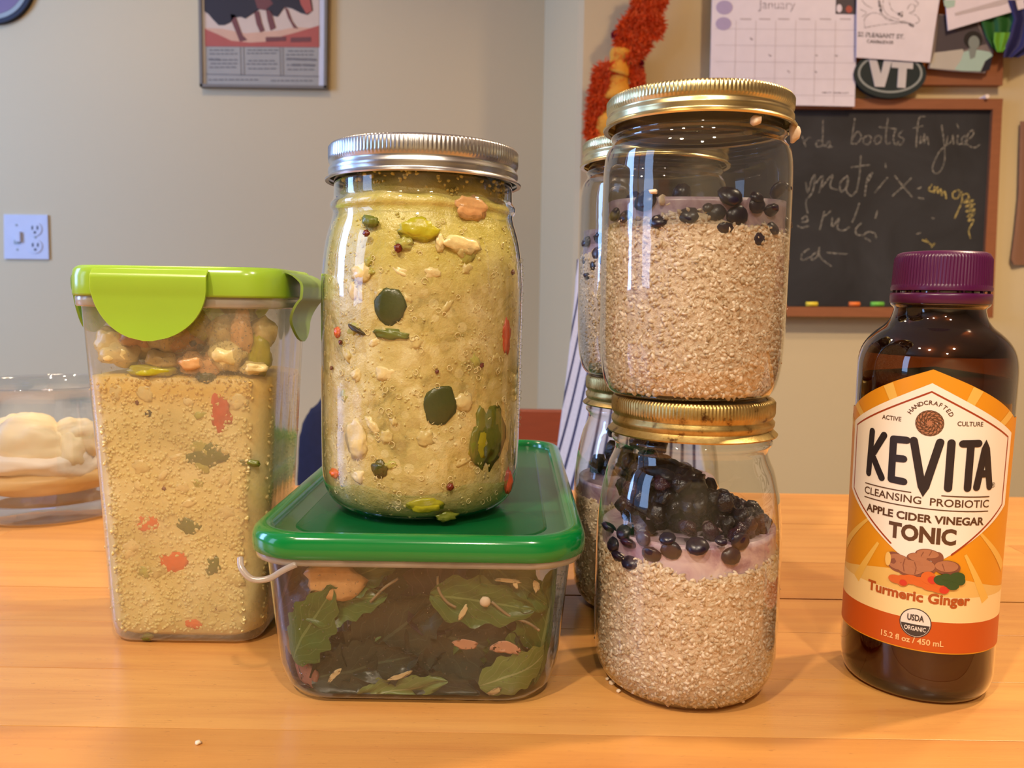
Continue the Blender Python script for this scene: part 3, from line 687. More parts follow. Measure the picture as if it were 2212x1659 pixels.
# ================================================================== GREEN LIDDED BOX
BXX, BYY = -.0380, .4365        # centre of the box
HX, HY = .0640, .1160
box = empty('storage_box', (BXX, BYY, 0)); tag(box, 'long clear plastic box of salad greens with bright green lid, under the quart jar', 'storage box')
side = [(.0008, .0490, .1090, .016), (.0022, .0535, .1125, .018), (.006, .0568, .1142, .0195), (.014, .0592, .1146, .0195), (.030, .0610, .1147, .0195), (.053, .0632, .1148, .019), (.0595, .0638, .1150, .019)]
mk('tub', *loft(side, 8, cap0=True), M['tub_clear'], box)
mk('tub_rim', *loft([(.0590, .0638, .1146, .019), (.0591, .0672, .1178, .022), (.0595, .0680, .1184, .022), (.0630, .0682, .1186, .022), (.0640, .0660, .1160, .02)], 8), M['tub_rim'], box)
lid = mk('lid', *loft([(0.0624, .0670, .1172, .022), (0.0620, .0690, .1190, .0235), (0.0626, .0697, .1197, .024), (0.0656, .0700, .1200, .0245), (0.0684, .0697, .1197, .024), (0.0708, .0688, .1188, .0235), (0.0720, .0672, .1172, .0225), (0.0723, .0650, .1150, .021), (0.0720, .0634, .1134, .020), (0.0704, .0622, .1122, .019), (0.0686, .0618, .1118, .0185)], 8), M['green_lid'], box)
mk('lid_step', *loft([(0.0686, .0618, .1118, .0185), (0.0683, .0600, .1100, .018), (0.0683, .0540, .1040, .016)], 8), M['grey_panel'], lid)
mk('lid_panel', *loft([(0.0683, .0540, .1040, .016), (0.0686, .0534, .1034, .0155), (0.0687, .0525, .1025, .015)], 8, cap1=True), M['green_panel'], lid)
# pull tab: translucent spout shaped loop at the front left corner of the rim
yfr = BYY - .1186
tabp = [at(519, 1205, yfr + .004), at(522, 1228, yfr + .001), at(545, 1251, yfr - .001), at(580, 1250, yfr - .001), at(612, 1232, yfr), at(640, 1219, yfr + .0004)]
vv, ff = tube(catmull([p - Vector((BXX, BYY, 0)) for p in tabp], 6), .0013, 8); mk('pull_tab', vv, ff, M['tub_rim'], box)
# ---- salad
def tub_half(z):
    for a, b in zip(side, side[1:]):
        if a[0] <= z <= b[0]:
            t = (z - a[0]) / (b[0] - a[0]); return tuple(a[i] + (b[i] - a[i]) * t for i in (1, 2, 3))
    return side[-1][1:]
def keep_inside(o, m=.0016):
    """press a leaf's points back inside the tub walls"""
    me = o.data if o.data.users == 1 else o.data.copy(); o.data = me
    W_ = Matrix.Translation(o.location) @ o.rotation_euler.to_matrix().to_4x4() @ Matrix.Diagonal((*o.scale, 1)); c = Vector(o.location)
    for p in me.vertices:
        q = W_ @ p.co; q.z = min(max(q.z, .0035), .0575); hx, hy, rc = tub_half(q.z); hx -= m; hy -= m
        x, y = q.x - BXX, q.y - BYY; x = max(-hx, min(hx, x)); y = max(-hy, min(hy, y)); ax, ay = abs(x) - (hx - rc), abs(y) - (hy - rc)
        if ax > 0 and ay > 0 and math.hypot(ax, ay) > rc:
            k = rc / math.hypot(ax, ay); x = math.copysign(hx - rc + ax * k, x); y = math.copysign(hy - rc + ay * k, y)
        p.co = Vector((x + BXX, y + BYY, q.z)) - c
    o.rotation_euler = (0, 0, 0); o.scale = (1, 1, 1); me.update(); return o
def leafm(name, c1, c2, vein):
    k = N(name); uv = k.n('UVMap'); s = k.n('SeparateXYZ'); k.l(uv.outputs[0], s.inputs[0])
    d = k.math('ABSOLUTE', k.math('SUBTRACT', s.outputs[1], .5))
    mid = k.math('LESS_THAN', d, .022)
    br = k.math('LESS_THAN', k.math('FRACT', k.math('SUBTRACT', k.math('MULTIPLY', s.outputs[0], 6), k.math('MULTIPLY', d, 5))), .08)
    n = k.noise(60, 4, .6)
    c = k.mix(n, lin(c1), lin(c2)); c = k.mix(k.math('MULTIPLY', br, .35), c, lin(vein)); c = k.mix(k.math('MULTIPLY', mid, .8), c, lin(vein))
    k.bsdf(c, .32, Normal=k.bump(k.math('ADD', n, k.math('MULTIPLY', br, -.5)), .5, .002)); return k.m
M['leaf_a'] = leafm('fresh_green_leaf', (54, 84, 34), (84, 116, 52), (124, 146, 90)); M['leaf_b'] = leafm('dark_kale_leaf', (17, 30, 25), (42, 62, 48), (72, 92, 72)); M['leaf_c'] = leafm('purple_leaf', (36, 22, 36), (58, 44, 56), (100, 76, 84))
M['leaf_d'] = leafm('pale_green_leaf', (100, 122, 58), (132, 148, 80), (172, 176, 128))
def leaf_mesh(L, W, curl, wav, seed, lobes=5, mat='leaf_a'):
    nx, ny = 22, 10; v, f, uv = [], [], []
    for i in range(nx + 1):
        t = i / nx; w_ = W * (math.sin(math.pi * min(1, t ** .75 * .98 + .02)) ** .7) * (1 + .14 * math.sin(t * lobes * 6.283 + seed)) + .0006
        for j in range(ny + 1):
            s = j / ny * 2 - 1; x = t * L - L / 2; y = s * w_ / 2
            z = curl * s * s * W + wav * math.sin(t * 9 + s * 3 + seed) * abs(s) + .35 * curl * L * (t - .5) ** 2 + .002 * noise.noise(Vector((t * 4, s * 2, seed)))
            v.append((x, y, z)); uv.append((t, j / ny))
    for i in range(nx):
        for j in range(ny):
            a = i * (ny + 1) + j; f.append((a, a + ny + 1, a + ny + 2, a + 1))
    me = bpy.data.meshes.new('salad_leaf'); me.from_pydata(v, [], f); me.materials.append(M[mat])
    ul = me.uv_layers.new(name='UVMap')
    for l in me.loops: ul.data[l.index].uv = uv[l.vertex_index]
    me.polygons.foreach_set('use_smooth', [True] * len(me.polygons)); return me
def leaf_at(px, py, Y, L, W, rot, label, mat='leaf_a', curl=.25, seed=0, lobes=5, tilt=0.0):
    # leaf stands against the front wall: leaf plane = XZ
    o = put('salad_leaf', leaf_mesh(L, W, curl, .0015, seed, lobes, mat), at(px, py, Y)); 
    o.rotation_euler = (Matrix.Rotation(tilt, 4, 'X') @ Matrix.Rotation(R(90), 4, 'X') @ Matrix.Rotation(rot, 4, 'Z')).to_euler(); tag(o, label, 'salad leaf'); return keep_inside(o)
YF = BYY - .1122
leaf_at(668, 1352, YF, .038, .022, R(58), 'large green leaf at the left of the salad box front', 'leaf_a', .12, 1)
leaf_at(745, 1300, YF + .002, .036, .016, R(12), 'green leaf reaching right from the large left leaf in the salad box', 'leaf_a', .15, 2)
leaf_at(1045, 1300, YF + .001, .044, .020, R(-8), 'lobed green leaf in the middle right of the salad box', 'leaf_a', .12, 3, 4)
leaf_at(1120, 1262, YF + .003, .036, .018, R(-35), 'green leaf behind the almond slivers at the upper right of the salad box', 'leaf_a', .15, 4)
leaf_at(1135, 1448, YF, .040, .017, R(20), 'pale green leaf at the lower right of the salad box', 'leaf_d', .15, 5)
leaf_at(870, 1490, YF + .001, .038, .013, R(12), 'pale green leaf at the bottom middle of the salad box', 'leaf_d', .1, 6)
leaf_at(780, 1240, YF + .004, .038, .014, R(25), 'green leaf under the lid at the upper left of the salad box', 'leaf_a', .2, 7)
leaf_at(960, 1480, YF + .003, .030, .013, R(-10), 'dark green leaf at the bottom centre of the salad box', 'leaf_b', .2, 8)
leaf_at(790, 1440, YF + .003, .046, .024, R(15), 'very dark kale leaf in the lower left of the salad box', 'leaf_b', .12, 9, 8)
leaf_at(860, 1360, YF + .005, .05, .03, R(40), 'very dark kale leaf in the centre of the salad box', 'leaf_b', .12, 10, 9)
leaf_at(1020, 1390, YF + .006, .056, .032, R(-15), 'dark leaf behind the pink almond slices in the salad box', 'leaf_b', .1, 11, 7)
leaf_at(950, 1240, YF + .008, .05, .026, R(80), 'dark purple leaf hanging from the lid in the middle of the salad box', 'leaf_c', .15, 12)
leaf_at(620, 1260, YF + .008, .04, .024, R(70), 'purple leaf at the upper left corner of the salad box', 'leaf_c', .15, 13)
leaf_at(660, 1470, YF + .008, .05, .026, R(-10), 'purple leaf at the lower left corner of the salad box', 'leaf_c', .15, 14)
leaf_at(1180, 1350, YF + .007, .05, .028, R(80), 'green leaf standing at the right end of the salad box', 'leaf_a', .2, 15)
mv = [leaf_mesh(.05, .03, .4, .003, 30 + i, 5 + i, m) for i, m in enumerate(('leaf_b', 'leaf_b', 'leaf_a', 'leaf_c', 'leaf_b'))]
for i in range(120):
    x = random.uniform(-.040, .040); y = random.uniform(-.090, .090); z = random.uniform(.012, .040)
    if i < 44: y = random.uniform(-.104, -.094)
    elif i < 76: x = random.choice((-1, 1)) * random.uniform(.038, .042)
    o = put('salad_leaf', random.choice(mv), (BXX + x, BYY + y, z)); q = random.uniform(.45, .68); o.scale = (q, q, q)
    if i < 76:
        base = Matrix.Rotation(R(90), 4, 'X') if i < 44 else Matrix.Rotation(R(90), 4, 'X') @ Matrix.Rotation(R(90), 4, 'Y')
        o.rotation_euler = (Matrix.Rotation(random.uniform(-.35, .35), 4, 'X') @ (Matrix.Rotation(R(90), 4, 'Z') if i >= 44 else Matrix.Identity(4)) @ base.to_3x3().to_4x4() @ Matrix.Rotation(random.uniform(0, 6.28), 4, 'Z')).to_euler() if i < 44 else \
            (Matrix.Rotation(R(90), 4, 'Y') @ Matrix.Rotation(random.uniform(0, 6.28), 4, 'Z')).to_euler()
    else: o.rotation_euler = (random.uniform(-.6, .6), random.uniform(-.6, .6), random.random() * 6.28)
    keep_inside(o, .003); tag(o, 'dark green leaf packed in the heap of the salad box', 'salad leaf', 'packed leaves of the salad box')
M['mush'] = leafm('chopped_dark_greens', (22, 32, 24), (44, 58, 40), (52, 60, 44))
mu = link('chopped_greens', blob('chopped_greens', (.050, .103, .023), M['mush'], 4, 4, .10, 3), None, None, (BXX, BYY + .001, .0275)); tag(mu, 'finely chopped dark greens filling the inside of the salad box', 'salad', kind='stuff')
chunk(722, 1252, .0115, .0085, 'chick', 'fruit_piece', 'large tan apple-like piece under the lid at the upper left of the salad box', 'food', ('p', YF + .001), .2, amp=.17, thick=.003)
chunk(645, 1462, .0085, .0085, 'pinkveg', 'radish_piece', 'blurred reddish piece in the lower left corner of the salad box', 'vegetable', ('p', YF + .003), .2, amp=.08, thick=.002)
M['radish'] = simple('pinkish_root', (160, 108, 96), .4, .2, 200); M['almond'] = simple('almond_flesh', (222, 198, 150), .4, .12, 250); M['almondpink'] = simple('pink_almond_slice', (206, 150, 120), .4, .15, 250)
bpy.data.objects['radish_piece'].data.materials[0] = M['radish']; keep_inside(bpy.data.objects['radish_piece'], .003); keep_inside(bpy.data.objects['fruit_piece'], .002)
def sliver(px, py, L, W, rot, mat, label, Y=None):
    me = blob('almond_sliver', (L * .55, .0006, W * .6), M[mat], px * .37, 3, .22, 2.2); bend = random.uniform(-.12, .12)
    for p in me.vertices: p.co.z += bend * L * (p.co.x / L * 2) ** 2
    o = put('almond_sliver', me, at(px, py, Y or YF - .0012), (0, rot, 0)); tag(o, label, 'almond'); return keep_inside(o, .0012)
sliver(1098, 1254, .0098, .0014, R(5), 'almond', 'thin almond sliver lying flat at the upper right of the salad box')
sliver(1113, 1262, .0040, .0014, R(70), 'almond', 'short almond bit crossing the flat sliver at the upper right')
sliver(1161, 1268, .0044, .0024, R(75), 'almond', 'short upright almond bit at the top right of the salad box')
sliver(1000, 1324, .0062, .0017, R(-62), 'almond', 'slanted almond sliver in the middle of the salad box')
sliver(722, 1458, .0070, .0018, R(-48), 'almond', 'bent almond sliver at the lower left of the salad box')
sliver(865, 1461, .0088, .0016, R(-22), 'almond', 'long almond sliver at the bottom middle of the salad box')
sliver(1004, 1392, .0086, .0034, R(3), 'almondpink', 'pinkish almond slice on the dark leaf in the salad box')
sliver(1092, 1398, .0110, .0040, R(5), 'almondpink', 'larger tan almond slice right of the pinkish one')
sliver(1068, 1496, .0060, .0022, R(-30), 'almond', 'almond bit at the very bottom right of the salad box')
o = put('seed', blob('seed', (.0023, .0012, .0023), M['crumb'], 2, 2, .05), at(1048, 1300, YF - .001)); tag(o, 'round white seed on the lobed leaf in the salad box', 'seed')
M['stemb'] = simple('pale_stem', (150, 130, 100), .4)
for pts_, lb in (([(945, 1245), (948, 1275), (965, 1300), (985, 1312)], 'pale curled stem in the upper middle of the salad box'), ([(1062, 1300), (1100, 1330), (1140, 1345), (1165, 1362)], 'long leaf stem at the right of the salad box'), ([(800, 1300), (830, 1270), (860, 1250)], 'pale green stem in the upper left half of the salad box')):
    vv, ff = tube(catmull([at(*p, YF - .0002) for p in pts_], 4), .0006, 6); o = mk('leaf_stem', vv, ff, M['stemb']); tag(o, lb, 'stem')
M['bead'] = film('water_bead', (.9, .9, .9, 1), (.25, .25, .25, 1), refl=3, power=1.5)
dp = []
for _ in range(420):
    z = random.uniform(.010, .056); hx, hy, rc = tub_half(z); dp.append((random.uniform(-hx + .012, hx - .010), -hy + .0005, z) if random.random() < .7 else (hx - .0005, random.uniform(-hy + .02, 0), z))
grains('condensation', np.array(dp), None, .00036, (1, .7, 1), M['bead'], box, .6)['kind'] = 'stuff'
# ================================================================== TALL CONTAINER WITH LIME LID
CX, CY = -.1552, .4105
con = empty('tall_container', (CX, CY, 0)); tag(con, 'tall milky plastic soup container with lime green clip lid, at the left', 'storage box')
cs = [(.0006, .0330, .0285, .010), (.0014, .0352, .0307, .0115), (.0040, .0366, .0322, .0125), (.010, .0377, .0328, .013), (.06, .0401, .0334, .013), (.11, .0429, .0342, .013), (.1560, .0457, .0350, .0135), (.1600, .0459, .0352, .0135)]
def interp(z):
    for a, b in zip(cs, cs[1:]):
        if a[0] <= z <= b[0]:
            t = (z - a[0]) / (b[0] - a[0]); return tuple(a[i] + (b[i] - a[i]) * t for i in (1, 2, 3))
    return cs[-1][1:]
secs = [(z,) + interp(z) for z in [.0006, .0014, .004, .01] + [.02 + i * .01 for i in range(14)] + [.16]]
mk('tub', *loft(secs, 8, cap0=True), M['tub_milky'], con)
mk('tub_rim', *loft([(.1598, 0.0459, .0352, .0135), (.1600, 0.0477, .0370, .015), (.1606, 0.0481, .0374, .015), (.1640, 0.0482, .0375, .015), (.1655, 0.0475, .037, .015)], 8), M['tub_rim'], con)
clid = mk('lid', *loft([(.1650, 0.0477, .0370, .015), (.1648, 0.0491, .0384, .016), (.1660, 0.0494, .0387, .0165), (.1735, 0.0493, .0386, .0165), (.1768, 0.0487, .0380, .016), (.1782, 0.0473, .0366, .015), (.1786, 0.0460, .0353, .014)], 8, cap1=True), M['lime'], con)
def flap(Wd, Hh, z0, straight, mat, name, parent, loc, rz, prof, th=.0013):
    rows = 22; cols = 14; v, f = [], []
    for layer in (0, 1):
        for i in range(rows + 1):
            t = i / rows; z = -Hh * t; dd = Hh * t
            hw = Wd / 2 if dd <= straight else Wd / 2 * math.sqrt(max(1 - ((dd - straight) / (Hh - straight)) ** 2.3, .0)) * (1 - .12 * ((dd - straight) / (Hh - straight)))
            hw = max(hw, .002)
            for j in range(cols + 1):
                s = j / cols * 2 - 1; y = -(prof(dd) + th * layer); v.append((s * hw, y, z))
    n = (rows + 1) * (cols + 1)
    for i in range(rows):
        for j in range(cols):
            a = i * (cols + 1) + j; b = a + cols + 1
            f.append((a, b, b + 1, a + 1)); f.append((n + a, n + a + 1, n + b + 1, n + b))
    edge = [j for j in range(cols + 1)] + [i * (cols + 1) + cols for i in range(1, rows + 1)] + [rows * (cols + 1) + j for j in range(cols - 1, -1, -1)] + [i * (cols + 1) for i in range(rows - 1, 0, -1)]
    for a, b in zip(edge, edge[1:] + edge[:1]): f.append((a, b, n + b, n + a))
    o = mk(name, v, f, M[mat], parent); o.location = loc; o.rotation_euler = (0, 0, rz); return sharp(o, 40)
pf = lambda d: .0022 * min(1, d / .003) + (.0006 * math.sin(min(d, .012) / .012 * math.pi)) + (.0015 * ((d - .018) / .012) ** 2 if d > .018 else 0)
flap(.0515, .0318, .0, .0090, 'lime', 'front_clip', con, (-.0070, -.0385, .1768), 0, pf)
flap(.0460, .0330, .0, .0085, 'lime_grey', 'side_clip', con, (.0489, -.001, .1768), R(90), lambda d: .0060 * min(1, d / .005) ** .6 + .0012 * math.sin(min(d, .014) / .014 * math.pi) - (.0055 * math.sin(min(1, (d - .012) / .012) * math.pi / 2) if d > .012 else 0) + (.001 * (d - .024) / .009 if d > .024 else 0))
flap(.0380, .0300, .0, .0085, 'lime_clear', 'side_clip', con, (-.0489, -.001, .1768), R(-90), pf)
flap(.0500, .0300, .0, .0085, 'lime', 'back_clip', con, (0, .0385, .1768), R(180), pf)
# soup inside
csoup = empty('soup', (CX, CY, 0)); tag(csoup, 'yellow quinoa vegetable soup in the tall lime lidded container', 'soup')
def soup2m():
    k = N('container_soup'); n = k.noise(26, 5, .6, None, .8); n3 = k.noise(260, 4, .7); n2 = k.noise(11, 3)
    c = k.ramp(n, [(.3, lin((202, 182, 104))), (.5, lin((230, 212, 144))), (.7, lin((246, 236, 190)))])
    c = k.mix(k.math('MULTIPLY', k.ramp(n2, [(.5, (0, 0, 0, 1)), (.7, (1, 1, 1, 1))]), .35), c, lin((190, 180, 92)))
    s = k.n('SeparateXYZ'); k.l(k.obj(), s.inputs[0]); up = k.n('MapRange'); up.inputs['From Min'].default_value = .117; up.inputs['From Max'].default_value = .127
    k.l(k.math('ADD', s.outputs[2], k.math('MULTIPLY', k.noise(40, 3), .012)), up.inputs[0]); c = k.mix(k.math('MULTIPLY', up.outputs[0], .75), c, lin((222, 178, 50)))
    c = k.mix(k.math('MULTIPLY', n3, .3), c, lin((232, 216, 164)))
    k.bsdf(c, .35, Normal=k.bump(n3, .4, .001)); return k.m
M['soup2'] = soup2m()
zz = [.003, .006, .012] + [.02 + i * .01 for i in range(11)] + [.1275]
ss = [(z, interp(z)[0] - .0013 - (.003 if z < .004 else 0), interp(z)[1] - .0013 - (.003 if z < .004 else 0), .0125) for z in zz] + [(.1290, .036, .030, .012)]
mk('broth', *loft(ss, 8, cap0=True, cap1=True), M['soup2'], csoup)
pts = []
for _ in range(2600):
    z = random.uniform(.006, .127); hx, hy, rc = interp(z); x = random.uniform(-hx + .008, hx - .008); pts.append((x, -hy + .0013 + random.uniform(0, .0008), z))
for _ in range(1300):
    z = random.uniform(.006, .127); hx, hy, rc = interp(z); y = random.uniform(-hy + .008, hy - .008); pts.append((random.choice((-1, 1)) * (hx - .0016), y, z))
grains('quinoa_grain', np.array(pts), None, .0010, (1, 1, .8), M['soup2'], csoup, .3)['kind'] = 'stuff'
def YC(z): return CY - interp(min(max(z, .001), .159))[1] + .0019
for px, py, w_, h_, mt, nm, lb, ct_ in [
    (478, 890, .0058, .0108, 'pinkveg', 'pepper_piece', 'tall red pepper piece in the upper right of the tall container soup', 'vegetable'),
    (450, 985, .0110, .0062, 'olive2', 'green_vegetable_piece', 'wide olive green piece right of centre in the tall container', 'vegetable'),
    (322, 1131, .0066, .0044, 'carrot', 'carrot_piece', 'orange carrot slice left of centre in the tall container', 'vegetable'),
    (410, 1136, .0060, .0044, 'olive2', 'green_vegetable_piece', 'green piece beside the left carrot slice in the tall container', 'vegetable'),
    (376, 1212, .0078, .0058, 'carrot', 'carrot_piece', 'largest orange carrot piece low in the tall container', 'vegetable'),
    (462, 1222, .0040, .0056, 'olive2', 'green_vegetable_piece', 'dull green piece right of the largest carrot', 'vegetable'),
    (418, 1346, .0044, .0026, 'carrot', 'carrot_piece', 'small faded carrot bit near the bottom of the tall container', 'vegetable'),
    (318, 1376, .0030, .0018, 'olive2', 'green_vegetable_piece', 'small green bit at the very bottom of the tall container', 'vegetable'),
    (305, 1005, .0050, .0046, 'onion', 'onion_piece', 'square pale onion piece left of centre in the tall container', 'vegetable'),
    (252, 846, .0034, .0040, 'onion', 'onion_piece', 'pale onion bit at the upper left of the container soup', 'vegetable'),
    (315, 850, .0042, .0042, 'onion', 'onion_piece', 'pale onion bit under the yellow line of the container soup', 'vegetable'),
    (490, 1105, .0042, .0036, 'onion', 'onion_piece', 'pale onion bit at the right side of the tall container', 'vegetable'),
    (443, 816, .0048, .0026, 'olive', 'green_vegetable_piece', 'dark green bit at the soup line of the tall container', 'vegetable'),
    (540, 1000, .0052, .0016, 'olive2', 'green_vegetable_piece', 'thin green strip at the right edge of the tall container', 'vegetable'),
    (298, 870, .0012, .0012, 'seed', 'seed', 'brown seed in the upper left of the container soup', 'seed'), (322, 893, .0018, .0018, 'stem', 'seed', 'grey brown speck below the upper left seed', 'seed'),
    (355, 1055, .0012, .0012, 'seed', 'seed', 'brown seed in the centre of the container soup', 'seed'), (468, 1313, .0012, .0012, 'seed', 'seed', 'brown seed low in the container soup', 'seed')]:
    z = at(px, py, CY - .0325).z
    chunk(px, py, w_, h_, mt, nm, lb, ct_, ('p', YC(z)), random.uniform(-.25, .25), thick=min(.0013, w_), amp=.2)
for i in range(24):
    px, py = random.uniform(275, 540), random.uniform(830, 1330); z = at(px, py, CY - .0325).z
    chunk(px, py, random.uniform(.0020, .0050), random.uniform(.0018, .0042), random.choice(('pale1', 'pale2', 'pale3', 'pale3')), 'vegetable_bit', 'small pale soft vegetable bit in the soup of the tall container', 'vegetable', ('p', YC(z)), random.uniform(-1, 1), 'soft vegetable bits in the tall container', amp=.24, thick=.0012)
# lumps standing above the soup line
for i, (px, py, dy, s, mt, lb) in enumerate([(523, 722, .006, (.0050, .0045, .0110), 'chick', 'upright tan meat piece at the upper right above the container soup'), (490, 770, .005, (.0085, .007, .0070), 'onion', 'large pale lump above the soup line right of centre'),
        (415, 785, .003, (.0065, .005, .0045), 'chick', 'angular tan piece at the soup line of the tall container'), (352, 778, .006, (.0080, .006, .0050), 'onion', 'pale lump just above the soup line in the centre'),
        (430, 705, .010, (.0060, .006, .0070), 'yellowgreen', 'yellow green lump right below the front clip'), (262, 765, .006, (.0090, .007, .0060), 'onion', 'pale yellow lump above the soup line at the left'),
        (395, 735, .012, (.0100, .008, .0080), 'chick', 'tan lump behind the fogged plastic below the clip'), (310, 742, .014, (.0100, .008, .0080), 'onion', 'pale lump behind the fogged plastic at the left'),
        (455, 790, .004, (.0045, .004, .0060), 'chick', 'small reddish tan meat piece right of centre at the soup line'), (560, 765, .010, (.0060, .006, .0110), 'yellowgreen', 'yellowish lump at the right corner above the soup'),
        (548, 795, .003, (.0060, .004, .0030), 'onion', 'yellow foam lump at the right end of the soup line')]):
    o = put('soup_lump', blob('soup_lump', s, M[mt], 60 + i, 3, .2, 1.7), at(px, py, CY - .0340 + dy)); tag(o, lb, 'food')
lm = [blob('soup_lump', (.008, .007, .006), M[m], 90 + i, 2, .2) for i, m in enumerate(('onion', 'chick', 'onion'))]
for i in range(44):
    o = put('soup_lump', random.choice(lm), (CX + random.uniform(-.027, .025), CY + random.uniform(-.014, .020), .131 + random.uniform(0, .013) * (1 if i % 2 else .5)), (random.random() * 3,) * 3); tag(o, 'pale lump among the heap above the soup inside the tall container', 'food', 'heaped lumps in the tall container')
for px, py in ((433, 750), (417, 742)):
    o = put('peppercorn', blob('peppercorn', (.0017, .0012, .0015), M['darkhole'], px, 2, .1), at(px, py, CY - .0335)); tag(o, 'black peppercorn at the %s above the soup line' % ('right' if px > 420 else 'left, fainter'), 'pepper')
for i, (px, py, dy, s_, mt, lb) in enumerate([(245, 742, .010, (.0085, .007, .0075), 'onion', 'pale lump at the far left under the lid of the tall container'), (300, 722, .009, (.0085, .007, .0080), 'chick', 'tan lump behind the left end of the front clip'), (365, 728, .009, (.0090, .007, .0080), 'onion', 'pale lump directly below the front clip'),
        (480, 722, .010, (.0070, .006, .0080), 'onion', 'pale lump between the clip and the upright meat piece'), (566, 718, .012, (.0060, .006, .0080), 'onion', 'pale lump high in the right corner above the soup'), (520, 668, .014, (.0080, .006, .0060), 'olive2', 'green piece under the lid at the upper right of the tall container'),
        (330, 800, .003, (.0120, .004, .0030), 'yellowgreen', 'long yellow foam ridge on the soup line at the left')]):
    o = put('soup_lump', blob('soup_lump', s_, M[mt], 160 + i, 3, .2, 1.7), at(px, py, CY - .0340 + dy)); tag(o, lb, 'food')
# condensation beads
dp = []
for _ in range(520):
    z = random.uniform(.126, .157); hx, hy, rc = interp(z); x = random.uniform(-.005, hx - .009) if random.random() < .75 else random.uniform(-hx + .01, hx - .01)
    dp.append((x, -hy + .0004, z))
grains('condensation', np.array(dp), None, .00042, (1, .6, 1), M['bead'], con, .5)['kind'] = 'stuff'
# ================================================================== TONIC BOTTLE
TX0, TY0 = .183, .358; AZ = math.atan2(TX0, TY0)
bot = empty('tonic_bottle', (TX0, TY0, 0), (0, R(.3), 0)); tag(bot, 'brown glass tonic bottle with purple cap and orange label, at the right', 'bottle')
OB = [(.0240, .0006), (.0275, .0008), (.0298, .0036), (.0310, .0085), (.0311, .016), (.0309, .030), (.0309, .060), (.0311, .090), (.0314, .118), (.0316, .136), (.0312, .1425), (.0299, .1475), (.0276, .1515), (.0245, .1548), (.0213, .1575), (.0192, .1602), (.0182, .1630), (.0180, .1650), (.0192, .1662), (.0194, .1672), (.0186, .1680), (.0160, .1684), (.0158, .18)]
mk('bottle_glass', *lathe([(0, .0012)] + smoothprof(OB, 3), 96), M['amber'], bot)
def liquid():
    k = N('cloudy_brown_tonic'); n = k.noise(40, 2); k.bsdf(k.mix(n, lin((92, 50, 16)), lin((112, 62, 20))), .35); return k.m
M['tonic'] = liquid(); M['darkglass'] = simple('dark_inner_glass', (34, 18, 10), .25, .1)
IL = [(r - .0022, z) for r, z in smoothprof(OB, 2) if .004 < z < .1395]
mk('tonic', *lathe([(0, .004)] + IL + [(0, .1398)], 72), M['tonic'], bot)
NB = [(r - .0030, z) for r, z in smoothprof(OB, 2) if .1425 < z < .166]
mk('bottle_neck_lining', *lathe(NB, 72), M['darkglass'], bot)
capm = lambda a, z, i: (.00022 if (i // 2) % 2 else -.0002) if .1748 < z < .1862 else 0
cap = mk('cap', *lathe([(.0168, .1724), (.0197, .1724), (.0198, .1736), (.0194, .1746), (.01925, .1752), (.0188, .1858), (.0185, .1868), (.0178, .1880), (.0166, .1886), (.0140, .1889), (0, .1889)], 360, capm), M['purple'], bot); sharp(cap, 50)
cb = mk('tamper_band', *lathe([(.0172, .1668), (.0190, .1666), (.0197, .1672), (.0199, .1700), (.0197, .1713), (.0172, .1713)], 96), M['purple'], bot)
br = []
for i in range(12):
    a = 2 * math.pi * i / 12; bm = bmesh.new(); bmesh.ops.create_cube(bm, size=1)
    br.append(([Matrix.Rotation(a, 4, 'Z') @ Vector((.0182 + p.co.x * .0012, p.co.y * .0009, .1718 + p.co.z * .0016)) for p in bm.verts], [tuple(q.index for q in x.verts) for x in bm.faces])); bm.free()
mk('tamper_bridges', *merge(br), M['purple'], cb, smooth=False)
# label: u = arc length (m), v = height (m)
LF = AZ + R(1.0)
fr = Vector((-math.sin(LF), -math.cos(LF), 0)); rt = Vector((math.cos(LF), -math.sin(LF), 0))
def LR(v): return radius_at(OB, min(max(v, .012), .139)) + .00022
def lab(u, v, off):
    ph = u / .0311; r = LR(v) + off; p = rt * (r * math.sin(ph)) + fr * (r * math.cos(ph)); return Vector((p.x, p.y, v))
def patch(name, us, lo, hi, off, mat, parent, rows=14):
    v, f = [], []; n = len(us)
    for u in us:
        a, b = lo(u), hi(u)
        for k in range(rows + 1): v.append(lab(u, a + (b - a) * k / rows, off))
    for i in range(n - 1):
        for k in range(rows):
            a = i * (rows + 1) + k; f.append((a, a + rows + 1, a + rows + 2, a + 1))
    return mk(name, v, f, mat, parent)
def lins(a, b, n): return [a + (b - a) * i / n for i in range(n + 1)]
UE = .047
topv = lambda u: .1405 - (.0195 * min(1, abs(u) / .040)) - .0012 * math.sin(min(abs(u), .04) / .04 * math.pi) * -1
label = patch('label', lins(-UE, UE, 90), lambda u: .0235, topv, 0, LB['amberlabel'], bot)
# pale lower area
patch('cream_field', lins(-UE, UE, 90), lambda u: .036, lambda u: .053 + .004 * math.cos(u * 60), .00006, LB['gold2'], label)
patch('cream_field', lins(-UE, UE, 90), lambda u: .036, lambda u: .0475, .00009, LB['cream'], label)
patch('orange_band', lins(-UE, UE, 90), lambda u: .0240, lambda u: .0368, .00010, LB['band'], label)
